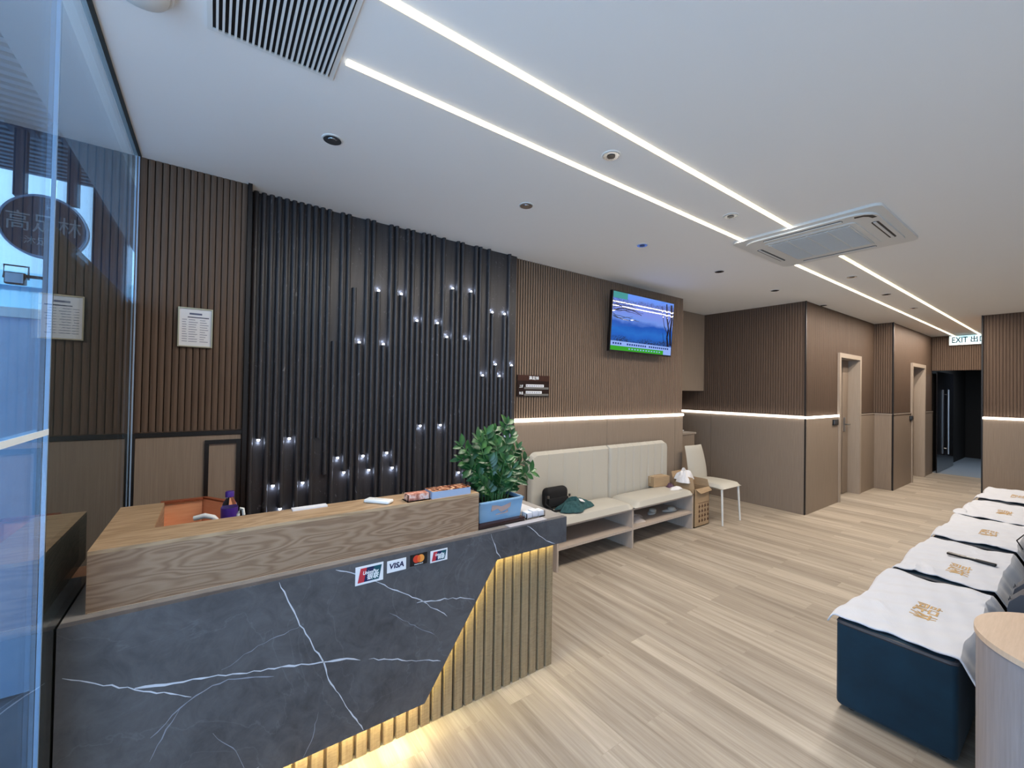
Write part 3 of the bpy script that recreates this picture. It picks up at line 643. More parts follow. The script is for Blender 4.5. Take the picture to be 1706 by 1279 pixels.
tag(obj('plant_tray', MB().box(1.095, 1.385, 1.795, 2.0, ytop+.001, ytop+.022, 0, .004), 'tray', org=(1.24, 1.9, ytop)), 'dark tray under the pale blue plant pot', 'tray')

# card rack, slips and leaflets right of the planter
t_ = thing('card_rack', 'low clear rack of name cards beside the blue plant pot', 'card holder', (1.44, 1.82, ytop))
obj('rack_base', MB().box(1.40, 1.53, 1.80, 1.86, ytop+.001, ytop+.005).box(1.40, 1.53, 1.80, 1.804, ytop+.005, ytop+.03).box(1.40, 1.404, 1.80, 1.86, ytop+.005, ytop+.03).box(1.526, 1.53, 1.80, 1.86, ytop+.005, ytop+.03), 'acrylic', t_)
for k in range(3): obj('card_stack', MB().box(1.407+k*.041, 1.443+k*.041, 1.806, 1.852, ytop+.006, ytop+.034+.004*(k % 2)), 'paper', t_)
tag(obj('flyer', MB().box(1.41, 1.55, 1.90, 2.08, ytop+.001, ytop+.012), 'paper', org=(1.46, 1.96, ytop)), 'stack of white flyers on the marble behind the card rack', 'paper')
tag(obj('plastic_sleeve', MB().box(1.25, 1.50, 1.745, 1.79, ytop+.0005, ytop+.0025), 'slip', org=(1.35, 1.76, ytop)), 'flat pale slip lying on the marble near the front edge', 'paper')
# things standing on the oak riser
t_ = thing('leaflet_stack', 'thick stack of colour leaflets on the right end of the oak riser', 'leaflets', (.93, 1.86, rz))
obj('pages', MB().box(.84, 1.045, 1.80, 1.885, rz, rz+.033), mat('page_edge', S(150,168,196), .5), t_)
m = mat('leaflet_cover', S(90,60,40), .35); n = N(m)
n.col(n.ramp(n.noise(n.coords((26,26,26)), 2, 3), [(.38, S(30,20,22)), (.5, S(150,84,50)), (.6, S(226,180,140)), (.7, S(240,226,210))])); M['cover'] = m
obj('cover', MB().box(.84, 1.045, 1.80, 1.885, rz+.033, rz+.035), 'cover', t_)
t_ = thing('card_box', 'small clear box of pinkish cards left of the leaflet stack', 'card holder', (.78, 1.84, rz))
obj('clear_case', MB().box(.722, .832, 1.803, 1.806, rz, rz+.033).box(.722, .725, 1.803, 1.87, rz, rz+.033).box(.722, .832, 1.803, 1.87, rz, rz+.003), 'acrylic', t_)
m = mat('pink_cards', S(210,150,130), .4); n = N(m)
n.col(n.ramp(n.noise(n.coords((18,18,18)), 2, 2), [(.42, S(176,110,90)), (.55, S(226,170,150)), (.65, S(238,222,214))])); M['pink'] = m
obj('cards', MB().box(.730, .828, 1.81, 1.865, rz+.004, rz+.031), 'pink', t_)
mx_ = Matrix.Translation((.614, 1.875, rz)) @ Matrix.Rotation(-.85, 4, 'Z')
t_ = thing('white_device', 'small white oblong gadget lying on the oak riser', 'gadget', (.614, 1.875, rz))
obj('casing', MB().box(-.062, .062, -.024, .024, .001, .016, 0, .006, 3, mx_), 'white_paint', t_)
obj('button', MB().box(-.02, .02, -.004, .004, .016, .0172, 0, 0, 1, mx_), 'white_plastic', t_)
tag(obj('white_tray', MB().box(.275, .41, 1.925, 1.965, rz+.0005, rz+.006), 'paper', org=(.34, 1.945, rz)), 'thin white pad at the back edge of the oak riser', 'pad')
# behind the riser
t_ = thing('document_rack', 'open orange-brown board rack standing behind the oak riser', 'rack', (-.08, 2.5, .73))
obj('side_board', MB().box(-.19, -.035, 2.55, 2.562, .73, .985), 'orange', t_)
obj('end_board', MB().prism([(-.036, 2.562), (-.02, 2.562), (.075, 2.42), (.06, 2.41)], 'z', .73, .985), 'orange', t_)
l_ = obj('lipping', MB().box(-.192, -.033, 2.54, 2.565, .985, .993).prism([(-.04, 2.567), (-.02, 2.567), (.08, 2.422), (.058, 2.405)], 'z', .985, .993), mat('rack_edge', S(140,74,46), .5), t_)
obj('left_board', MB().box(-.19, -.178, 2.37, 2.55, .73, .93), 'orange', t_)
t_ = thing('drink_bottle', 'clear round-shouldered bottle with purple cap and label behind riser', 'bottle', (.066, 2.2, .84))
obj('bottle_body', MB().lathe([(.028,0),(.031,.01),(.031,.15),(.030,.17),(.022,.195),(.013,.208),(.0125,.215)], (.066, 2.2, .845), 28), 'clear', t_)
obj('cap', MB().lathe([(.0165,0),(.0165,.02),(.015,.023)], (.066, 2.2, 1.06), 24), 'purple', t_)
obj('bottle_label', MB().lathe([(.0318,.0),(.0318,.09)], (.066, 2.2, .925), 28), 'purple', t_)
tag(obj('adhesive_tape', MB().tube([(.094,2.13,.86),(.096,2.13,1.0),(.104,2.13,1.022),(.112,2.13,1.018),(.116,2.13,.99)], .006, 8).box(.07,.13,2.1,2.15,.84,.86), 'white_paint', org=(.10, 2.13, .84)), 'small white clip stand poking up right of the bottle', 'stand')
tag(obj('handset', MB().tube([(-.055,2.14,1.0),(-.02,2.13,1.008),(.01,2.12,1.0),(.03,2.11,.975),(.035,2.10,.92),(.035,2.10,.84)], [.010,.011,.010,.010,.012,.02], 10), 'white_plastic', org=(0, 2.12, .84)), 'curved white and grey handle sticking up before the orange rack', 'handle')
struct('trim_11', MB().box(-.16, 1.09, 1.97, 2.35, .80, .84), 'oak_top')

# ================================================================== WALL THINGS
def certificate(x0, x1, z0, z1, y, lb):
    t2 = thing('framed_certificate', lb, 'certificate', ((x0+x1)/2, y, z0))
    f_ = .006
    obj('frame', MB().box(x0, x1, y-.014, y, z0, z0+f_).box(x0, x1, y-.014, y, z1-f_, z1).box(x0, x0+f_, y-.014, y, z0+f_, z1-f_).box(x1-f_, x1, y-.014, y, z0+f_, z1-f_), 'gold', t2)
    p_ = obj('paper_sheet', MB().box(x0+f_, x1-f_, y-.008, y, z0+f_, z1-f_), 'paper', t2)
    mb = MB(); W = x1-x0-.036; Hh = z1-z0
    for i in range(11):
        z = z1-.055-i*.0135; a = x0+.018; 
        if i == 0: mb.box(a+W*.2, a+W, y-.0086, y-.008, z, z+.005, 0); continue
        for (u0, u1) in ((0, rnd.uniform(.14,.2)), (.24, rnd.uniform(.45,.6)), (.66, rnd.uniform(.8,1))): mb.box(a+W*u0, a+W*u1, y-.0086, y-.008, z, z+.0026, 1)
    mb.box(x0+.05, x1-.05, y-.0086, y-.008, z1-.038, z1-.028, 1)
    obj('printed_lines', mb, ['ink_dark', 'ink'], p_)
certificate(-.171, -.014, 1.757, 1.977, 2.967, 'gold-framed white certificate on the brown panel at far left')
# television
t_ = thing('wall_television', 'wall-mounted flat television showing a blue mountain lake scene', 'television', (3.93, 3.1, 2.3))
tx0, tx1 = 3.375, 4.475
def tvm(u, v, d=0):  # u, v in 0..1 on the screen, d in front
    yb, yt = 2.975, 2.935; z = 1.975+v*.64
    return Vector((tx0+(tx1-tx0)*u, yb+(yt-yb)*v-d, z))
def tvbox(u0, u1, v0, v1, d0, d1, mb, mi=0):
    P = [tvm(u0,v0,d1), tvm(u1,v0,d1), tvm(u1,v0,d0), tvm(u0,v0,d0), tvm(u0,v1,d1), tvm(u1,v1,d1), tvm(u1,v1,d0), tvm(u0,v1,d0)]
    return mb.add(P, [(0,3,2,1),(4,5,6,7),(0,1,5,4),(1,2,6,5),(2,3,7,6),(3,0,4,7)], mi)
obj('casing', tvbox(0, 1, 0, 1, -.035, 0, MB()), 'black_plastic', t_)
obj('bracket', MB().box(3.75, 4.1, 2.975, 3.102, 2.2, 2.4), 'black_trim', t_)
def emi(name, c, s=1.0):
    m = mat(name, (0,0,0,1), .03, spec=.6, emis=c, es=s*.68, coat=.6); m.node_tree.nodes['Principled BSDF'].inputs['Coat Roughness'].default_value = .01; return m
m = emi('screen_scene', (1,1,1,1), 1.0); n = N(m)
tc = n.n('ShaderNodeTexCoord'); sp = n.n('ShaderNodeSeparateXYZ'); n.l(tc.outputs['Object'], sp.inputs[0])
nz = n.noise(n.coords((1,.1,2.2)), 3.2, 4)
ad = n.n('ShaderNodeMath', operation='MULTIPLY_ADD'); n.l(nz, ad.inputs[0]); ad.inputs[1].default_value = .16; n.l(sp.outputs[2], ad.inputs[2])
mr = n.n('ShaderNodeMapRange'); n.l(ad.outputs[0], mr.inputs[0]); mr.inputs[1].default_value = -.325+.08; mr.inputs[2].default_value = .315+.08
colr = n.ramp(mr.outputs[0], [(.10, S(52,92,170)), (.26, S(40,100,196)), (.36, S(44,112,205)), (.48, S(36,88,186)), (.56, S(112,150,235)), (.70, S(122,142,232)), (.82, S(105,130,225)), (.95, S(100,150,250))])
brn = n.ramp(n.noise(n.coords((20,1,26)), 2.2, 5, .7), [(.44, (0,0,0,1)), (.56, (1,1,1,1))])
band = n.ramp(mr.outputs[0], [(.20, (1,1,1,1)), (.27, (0,0,0,1)), (.78, (0,0,0,1)), (.80, (.6,.6,.6,1)), (.88, (.6,.6,.6,1)), (.90, (0,0,0,1))])
mk = n.mix(1.0, brn, band, 'MULTIPLY'); n.l(n.mix(mk, colr, S(40,48,66)), n.b.inputs['Emission Color'])
scr = obj('screen', tvbox(.012, .988, .022, .982, .0005, .001, MB()), m, t_, org=(3.93, 2.955, 2.3))
M['tv_dark'] = emi('screen_dark', S(26,26,44)); M['tv_white'] = emi('screen_white', S(150,180,250)); M['tv_green'] = emi('screen_green', S(60,165,50)); M['tv_teal'] = emi('screen_teal', S(60,150,150)); M['tv_txt'] = emi('screen_text', S(40,60,120)); M['tv_rock'] = emi('screen_rock', S(120,128,150))

obj('green_bar', tvbox(.012, .85, .022, .095, .001, .0016, MB()), 'tv_green', scr)
obj('clock_box', tvbox(.85, .988, .022, .12, .0016, .002, MB()), 'tv_white', scr)
obj('channel_block', tvbox(.012, .22, .88, .982, .001, .0016, MB()), 'tv_teal', scr)
mb = tvbox(.012, .988, .095, .175, .001, .0016, MB(), 1)
for i in range(26):
    if i in (4, 5, 15): continue
    u = .04+i*.035; tvbox(u, u+.022, .12, .15, .0016, .0022, mb)
for i in range(12): u = .28+i*.045; tvbox(u, u+.02, .05, .07, .0016, .0022, mb, 1)
obj('ticker_bar', mb, ['tv_txt', 'tv_white'], scr)
mb = MB()
def stroke(pts, w0, w1):
    for k, (a, b) in enumerate(zip(pts, pts[1:])):
        A, B = tvm(*a, .0014), tvm(*b, .0014); d = (B-A).normalized(); s_ = Vector((d.z, 0, -d.x))*(w0+(w1-w0)*k/len(pts))
        mb.add([A-s_, A+s_, B+s_, B-s_], [(0,1,2,3)])
stroke([(.93,.17),(.90,.35),(.92,.5),(.88,.7),(.86,.95)], .016, .008); stroke([(.97,.2),(.95,.45),(.97,.7),(.95,.95)], .018, .012)
stroke([(.91,.4),(.84,.55),(.80,.75),(.78,.9)], .006, .003); stroke([(.90,.55),(.95,.72),(.93,.95)], .006, .003); stroke([(.86,.17),(.84,.3),(.82,.42)], .004, .002)
for s_ in range(9):
    u = .02; v = .60+rnd.uniform(-.04,.25); pts = [(u, v)]
    for k in range(6): u += rnd.uniform(.03,.09); v += rnd.uniform(-.04,.03); pts.append((u, v))
    stroke(pts, .0035, .0012)
stroke([(.015,.66),(.1,.71),(.2,.74),(.34,.71),(.45,.66)], .006, .003)
obj('tree_silhouette', mb, 'tv_dark', scr, fixn=False)
# plaque beside the black wall
t_ = thing('name_plaque', 'dark brown name plaque with white cards beside the black fluted wall', 'plaque', (2.46, 3.1, 1.49))
obj('board', MB().box(2.268, 2.652, 3.088, 3.1, 1.485, 1.685), mat('plaque_brown', S(34,18,14), .35), t_)
obj('header', MB().box(2.268, 2.652, 3.086, 3.0885, 1.632, 1.685), mat('plaque_header', S(62,36,28), .35), t_)
mb = text_mb('高足林', .036, (2.46, 3.085, 1.658), (1.1,0,0), (0,0,1), .0005, bold=.0006)
text_mb('上班', .03, (2.312, 3.087, 1.578), (.8,0,0), (0,0,1), .0005, 0, mb, bold=.0005); text_mb('休息', .03, (2.312, 3.087, 1.515), (.8,0,0), (0,0,1), .0005, 0, mb, bold=.0005)
obj('lettering', mb, 'print_white', t_)
for z, x1_, nn_ in ((1.573, 2.58, 9), (1.511, 2.555, 8)):
    obj('card_channel', MB().box(2.345, 2.64, 3.084, 3.0885, z-.019, z+.001), mat('plaque_channel', S(110,108,104), .4), t_)
    c_ = obj('name_card', MB().box(2.365, x1_, 3.083, 3.0875, z+.001, z+.026), 'paper', t_)
    mb = MB()
    for k in range(nn_): x = 2.373+k*(x1_-2.38)/nn_; mb.box(x, x+.011, 3.0826, 3.083, z+.007, z+.018)
    obj('card_writing', mb, 'ink', c_)
# upper cabinet in the niche
t_ = thing('wall_cabinet', 'taupe upper cabinet hanging in the niche right of the television', 'cabinet', (5.6, 3.55, 1.57))
obj('cabinet_body', MB().box(5.0, 6.205, 3.562, 4.08, 1.575, H-.001), 'taupe', t_)
obj('cabinet_door', MB().box(5.003, 5.60, 3.543, 3.561, 1.578, H-.004), 'taupe', t_); obj('cabinet_door', MB().box(5.604, 6.202, 3.543, 3.561, 1.578, H-.004), 'taupe', t_)
# low chest in the niche with things on it
t_ = thing('chest', 'narrow taupe cupboard showing past the end of the television wall', 'cupboard', (5.5, 3.7, 0))
obj('chest_body', MB().box(5.0, 5.72, 3.402, 3.9, 0, .95), 'taupe', t_)
obj('chest_top', MB().box(4.98, 5.74, 3.385, 3.92, .95, .972), 'taupe_frame', t_)
tag(obj('crumpled_cloth', MB().ell((5.42, 3.5, 1.0), (.1, .07, .028), 0, 3, .25).ell((5.5, 3.52, .995), (.09, .06, .022), 0, 3, .3), 'white_cloth', org=(5.45, 3.5, .972)), 'crumpled whitish cloth on top of the narrow taupe cupboard', 'cloth')
tag(obj('rolled_bag', MB().box(5.3, 5.56, 3.6, 3.8, .973, 1.03, 0, .01).tube([(5.3, 3.68, 1.09), (5.4, 3.62, 1.13), (5.53, 3.6, 1.11), (5.6, 3.6, 1.06)], [.04, .055, .045, .02], 10), mat('pinkish_bag', S(196,172,160), .8), org=(5.45, 3.68, .972)), 'pinkish rolled bag behind the crumpled cloth on the cupboard', 'bag')

# ================================================================== BENCH
t_ = thing('upholstered_bench', 'long bench with beige leather seat, padded back and open shoe shelves', 'bench', (3.43, 2.88, 0))
bx0, bx1, bm_ = 2.40, 4.462, 3.41
obj('top_board', MB().box(bx0, bx1, 2.66, 3.09, .372, .392), 'bench_wood', t_)
for x in (bx0, bm_-.02, bx1-.02): obj('upright', MB().box(x, x+.02, 2.66, 3.09, 0, .372), 'bench_wood', t_)
for a, b in ((bx0+.02, bm_-.02), (bm_, bx1-.02)): obj('shelf', MB().box(a, b, 2.66, 3.09, .178, .2), 'bench_wood', t_)
obj('back_panel', MB().box(bx0, bx1, 3.08, 3.094, 0, .372), 'bench_wood', t_)
for a, b in ((bx0-.005, bm_+.01), (bm_+.012, bx1+.005)):
    V, F = [], []; nx, ny = 20, 14
    for j in range(ny+1):
        for i in range(nx+1):
            u, v = i/nx, j/ny; e = (1-abs(2*u-1)**8)*(1-abs(2*v-1)**6)
            V.append((a+(b-a)*u, 2.645+(3.0-2.645)*v, .393+.06*(max(e, 0)**.35)+.006*math.sin(u*PI)*math.sin(v*PI)))
    for j in range(ny):
        for i in range(nx): k = j*(nx+1)+i; F.append((k, k+1, k+nx+2, k+nx+1))
    mbs = MB().add(V, F, 0, True); mbs.add([(a,2.645,.393),(b,2.645,.393),(b,3.0,.393),(a,3.0,.393)], [(3,2,1,0)])
    obj('seat_cushion', mbs, 'leather', t_)
for side, (a, b) in enumerate(((2.385, 3.452), (3.458, 4.505))):
    # padded back with vertical channels
    nch = 5 if side == 0 else 9
    seams = [a+(b-a)*.015]
    if side == 0: seams = [a, 2.60, 2.80, 3.0, 3.21, b]
    else: seams = [a+(b-a)*k/8 for k in range(9)]
    V, F = [], []; xs = [a+(b-a)*k/96 for k in range(97)]; zs = [.40+(.965-.40)*k/20 for k in range(21)]
    R_ = .085
    for z in zs:
        for x in xs:
            ds = min(abs(x-s_) for s_ in seams[1:-1]); groove = .010*math.exp(-(ds/.008)**2)
            ex = min(x-a, b-x)/.03; ez = (.965-z)/.03; rr_ = (1-max(0, 1-ex)**2)**.5 if ex < 1 else 1; rz_ = (1-max(0, 1-ez)**2)**.5 if ez < 1 else 1
            # round outer top corner
            xx, zz = x, z
            ox = a+R_ if side == 0 else b-R_
            if (x < ox if side == 0 else x > ox) and z > .965-R_:
                dx, dz = x-ox, z-(.965-R_); m_ = max(abs(dx), dz); L = math.hypot(dx, dz)
                if L > 0: xx = ox+dx*m_/L; zz = .965-R_+dz*m_/L
            V.append((xx, 3.092-(.028+.05*min(rr_, rz_))+groove, zz))
    nx = 97
    for j in range(20):
        for i in range(96): k = j*nx+i; F.append((k, k+1, k+nx+1, k+nx))
    mbs = MB().add(V, F, 0, True)
    # back board outline closing the pad
    obj('back_cushion', mbs, 'leather', t_, fixn=False)
    obj('back_board', MB().box(a+.05, b-.05, 3.06, 3.093, .41, .90), 'leather', t_)
# things on and in the bench
t_ = thing('black_bag', 'small black shoulder bag slumped at the left end of the bench', 'bag', (2.62, 2.93, .455))
obj('bag_body', MB().box(2.475, 2.75, 2.885, 2.985, .462, .648, 0, .045, 4).box(2.49, 2.735, 2.875, 2.90, .48, .56, 0, .012, 2), 'black_fabric', t_)
obj('strap', MB().tube([(2.49, 2.92, .59), (2.45, 2.88, .52), (2.50, 2.82, .465), (2.62, 2.80, .465)], .009, 6).tube([(2.74, 2.93, .56), (2.77, 2.90, .50), (2.78, 2.88, .465)], .009, 6), 'black_fabric', t_)
obj('buckle', MB().box(2.475, 2.49, 2.87, 2.885, .565, .59).box(2.748, 2.76, 2.88, 2.895, .55, .575), 'steel', t_)
t_ = thing('folded_jacket', 'crumpled dark teal garment lying in front of the black bag', 'clothing', (2.72, 2.79, .455))
def crumple(mb, cx, cy, z0, rx, ry, h, seed, mi=0):
    r_ = random.Random(seed); ph = [r_.uniform(0, 6) for _ in range(6)]; V, F = [], []; NR, NS = 10, 28
    for j in range(NR+1):
        t1 = j/NR
        for k in range(NS):
            a = 2*PI*k/NS; wob = 1+.16*math.sin(3*a+ph[0])+.09*math.sin(5*a+ph[1])+.05*math.sin(9*a+ph[4])
            rr_ = t1*wob; z = z0+h*(1-t1**2.4)*(1+.22*math.sin(7*t1+2*a+ph[2])+.15*math.sin(4*a+ph[3]+5*t1))+.001
            V.append((cx+rx*rr_*math.cos(a), cy+ry*rr_*math.sin(a), z))
    for j in range(NR):
        for k in range(NS): F.append((j*NS+k, (j+1)*NS+k, (j+1)*NS+(k+1) % NS, j*NS+(k+1) % NS))
    F.append(tuple(NR*NS+k for k in range(NS)))
    return mb.add(V, F, mi, True)
obj('cloth', crumple(MB(), 2.72, 2.79, .462, .20, .10, .082, 3), 'teal_cloth', t_, fixn=False)
l_ = obj('white_patch', MB().add([(2.76,2.745,.535),(2.81,2.735,.522),(2.81,2.78,.541),(2.765,2.79,.549)], [(0,1,2,3)]).tube([(2.62,2.75,.462),(2.70,2.725,.464),(2.77,2.73,.462)], .007, 6).tube([(2.80,2.735,.462),(2.87,2.75,.462)], .005, 6), 'white_cloth', t_)
t_ = thing('small_box', 'small closed cardboard box at the right end of the bench seat', 'box', (4.3, 3.0, .457))
mxb = Matrix.Translation((4.24, 2.97, .457)) @ Matrix.Rotation(-.15, 4, 'Z')
obj('carton', MB().box(-.125, .125, -.06, .06, 0, .115, 0, .002, 1, mxb), 'card', t_)
obj('tape', MB().box(-.126, .126, -.012, .012, .04, .1158, 0, 0, 1, mxb), mat('tape', S(186,164,132), .4), t_)
tag(obj('purple_cloth', crumple(MB(), 4.30, 2.85, .455, .055, .035, .04, 9), mat('mauve', S(88,64,84), .8), org=(4.30, 2.85, .455), fixn=False), 'small mauve bundle before the small cardboard box', 'cloth')
tag(obj('white_tissue', crumple(MB(), 4.27, 2.76, .455, .09, .05, .025, 5), 'white_cloth', org=(4.27, 2.76, .455), fixn=False), 'flat crumpled white bag on the bench seat front', 'bag')
tag(obj('white_carrier_bag', crumple(crumple(MB(), 4.56, 2.84, .52, .12, .09, .10, 12), 4.50, 2.80, .50, .08, .07, .09, 21).ell((4.53, 2.83, .52), (.09, .07, .035), 0, 2, .1), 'white_cloth', org=(4.55, 2.84, .47), fixn=False), 'white plastic carrier bag heaped over the tall open carton', 'bag')
# shelf items
t_ = thing('slippers', 'pale slippers lying on the upper shoe shelf', 'slippers', (4.0, 2.85, .2))
for k, (x, y, a) in enumerate(((3.98, 2.86, .4), (4.22, 2.80, -.2))):
    mx2 = Matrix.Translation((x, y, .2)) @ Matrix.Rotation(a, 4, 'Z')
    s_ = obj('sole', MB().ell((0, 0, .012), (.11, .042, .012), 0, 2, 0, mx2), 'white_plastic', t_)
    obj('strap', MB().ell((.03, 0, .03), (.05, .042, .025), 0, 2, 0, mx2), 'leather', s_)
tag(obj('plastic_bag', crumple(MB(), 3.62, 2.83, .2, .15, .11, .045, 31), mat('film', S(196,184,176), .3), org=(3.62, 2.83, .2), fixn=False), 'crinkled see-through bag of sandals on the shoe shelf', 'bag')
# tall open carton on the floor
t_ = thing('open_carton', 'tall open cardboard carton on the floor at the bench end', 'box', (4.68, 2.8, 0))
x0, x1, y0, y1, zt = 4.49, 4.80, 2.66, 2.92, .44
obj('carton_body', MB().box(x0, x1, y0, y0+.006, 0, zt).box(x0, x1, y1-.006, y1, 0, zt).box(x0, x0+.006, y0, y1, 0, zt).box(x1-.006, x1, y0, y1, 0, zt).box(x0, x1, y0, y1, 0, .01), 'card', t_)
obj('flap', MB().add([(x0+.02,y0,zt),(x1-.0,y0,zt),(x1+.02,y0-.025,zt-.04),(x0+.07,y0-.035,zt-.05)], [(0,1,2,3)]), 'card', t_)
obj('flap', MB().add([(x1,y0,zt),(x1,y1,zt),(x1+.012,y1,zt+.08),(x1+.012,y0+.03,zt+.08)], [(0,1,2,3)]), 'card', t_)
obj('flap', MB().add([(x0,y0,zt),(x0,y1,zt),(x0+.05,y1,zt+.13),(x0+.03,y0+.04,zt+.12)], [(0,1,2,3)]), 'card', t_)
obj('flap', MB().add([(x0,y1,zt),(x1,y1,zt),(x1,y1+.04,zt+.16),(x0,y1+.04,zt+.16)], [(0,1,2,3)]), 'card', t_)
mb = MB()
for r_ in range(4):
    for k in range(4):
        x = x0+.09+k*.06; z = .06+r_*.055; mb.box(x, x+.035, y0-.0012, y0, z, z+.01).box(x+.012, x+.02, y0-.0012, y0, z-.012, z+.03).box(x, x+.008, y0-.0012, y0, z-.01, z+.022)
mb.box(x0+.08, x0+.31, y0-.0012, y0, .268, .273)
obj('printing', mb, 'card_ink', t_)
# side chair
t_ = thing('side_chair', 'beige leather chair with curved back and thin white legs', 'chair', (5.06, 2.74, 0))
cx0, cx1 = 4.84, 5.28
V, F = [], []; nx, ny = 14, 12
for j in range(ny+1):
    for i in range(nx+1):
        u, v = i/nx, j/ny; e = max((1-abs(2*u-1)**6)*(1-abs(2*v-1)**6), 0)
        V.append((cx0+(cx1-cx0)*u, 2.515+.45*v, .425+.045*e**.3+.006*math.sin(v*PI)))
k0 = len(V)
for j in range(ny+1):
    for i in range(nx+1): u, v = i/nx, j/ny; V.append((cx0+(cx1-cx0)*u, 2.515+.45*v, .425-.02*max((1-abs(2*u-1)**6)*(1-abs(2*v-1)**6), 0)**.3))
for j in range(ny):
    for i in range(nx): k = j*(nx+1)+i; F += [(k, k+1, k+nx+2, k+nx+1), (k0+k, k0+k+nx+1, k0+k+nx+2, k0+k+1)]
obj('seat', MB().add(V, F, 0, True), 'leather', t_, fixn=False)
V, F = [], []
def cy(z): return 2.955+.075*((z-.46)/.42)**1.6 if z > .46 else 2.955
def cw(z): f_ = (z-.42)/.45; return .215*(1-.12*f_**2)
for side in (0, 1):
    for j in range(15):
        z = .42+.45*j/14
        for i in range(9):
            u = -1+2*i/8; wz = cw(z); e = (1-abs(u)**6)**.4 if abs(u) < 1 else 0
            V.append((5.06+u*wz, cy(z)+(-.018 if side == 0 else .02)*e*(1 if j < 14 else .3)-.02*(1-u*u), z))
for side in (0, 1):
    for j in range(14):
        for i in range(8): k = side*135+j*9+i; F.append((k, k+1, k+10, k+9) if side == 0 else (k, k+9, k+10, k+1))
F.append(tuple(135-9+i for i in range(9))+tuple(270-9+8-i for i in range(9)))
obj('backrest', MB().add(V, F, 0, True), 'leather', t_, fixn=False)
for x, y, dx, dy in ((4.87, 2.545, -.015, -.02), (5.25, 2.545, .015, -.02), (4.87, 2.93, -.015, .03), (5.25, 2.93, .015, .03)):
    obj('leg', MB().tube([(x, y, .425), (x+dx, y+dy, 0)], [.013, .010], 10), 'white_paint', t_)

# ================================================================== FOOTSTOOLS AND RECLINERS
def towel_mb(x0, x1, y0, y1, zt, seed, drop_r=.0, near=.02):
    # y1 = far-from-camera-row (corridor) edge, y0 = recliner side
    r_ = random.Random(seed); ph = [r_.uniform(0, 6.28) for _ in range(12)]; nx, ny = 64, 56; V, F = [], []
    folds = [(r_.uniform(x0, x1), r_.uniform(y0, y1), r_.uniform(0, 3.14), r_.uniform(.05, .14)) for _ in range(5)]
    def zf(x, y):
        z = zt+.012+.003*math.sin(x*38+y*23+ph[7])+.002*math.sin(y*60-x*17+ph[8])+.003*math.sin(7*x+15*y+ph[9])
        for fx, fy, an, ln in folds:
            a_ = (x-fx)*math.cos(an)+(y-fy)*math.sin(an); b_ = -(x-fx)*math.sin(an)+(y-fy)*math.cos(an)
            z += .008*math.exp(-(b_/.010)**2-(a_/ln)**2)
        return z
    towel_mb.zf = zf
    for j in range(ny+1):
        for i in range(nx+1):
            u, v = i/nx, j/ny
            e0 = .012*math.sin(v*9+ph[0])+.006*math.sin(v*17+ph[1]); e1 = .012*math.sin(v*7+ph[2])+.01*math.sin(v*15+ph[3])
            f0 = .006*math.sin(u*10+ph[4])+.004*math.sin(u*19+ph[5]); f1 = .012*math.sin(u*8+ph[6])
            x = x0+e0*(1-u)**2+(x1-x0+e1*u*u)*u; y = y0+f0*(1-v)**2+(y1-y0+f1*v*v)*v
            z = zf(x, y)
            # roll over the corridor edge and sink into the recliner side
            if v > .95: t1 = (v-.95)/.05; z -= .04*t1*t1
            if v < .12: t1 = (.12-v)/.12; z -= drop_r*t1
            
            V.append((x, y, z))
    for j in range(ny):
        for i in range(nx): k = j*(nx+1)+i; F.append((k, k+1, k+nx+2, k+nx+1))
    return MB().add(V, F, 0, True)
stool_x = [2.545, 3.60, 4.69, 5.72, 6.87]
pos_l = ['nearest the camera', 'second from the camera', 'third from the camera', 'fourth from the camera', 'farthest from the camera']
SW = .93; zt = .435
stool = recl = None
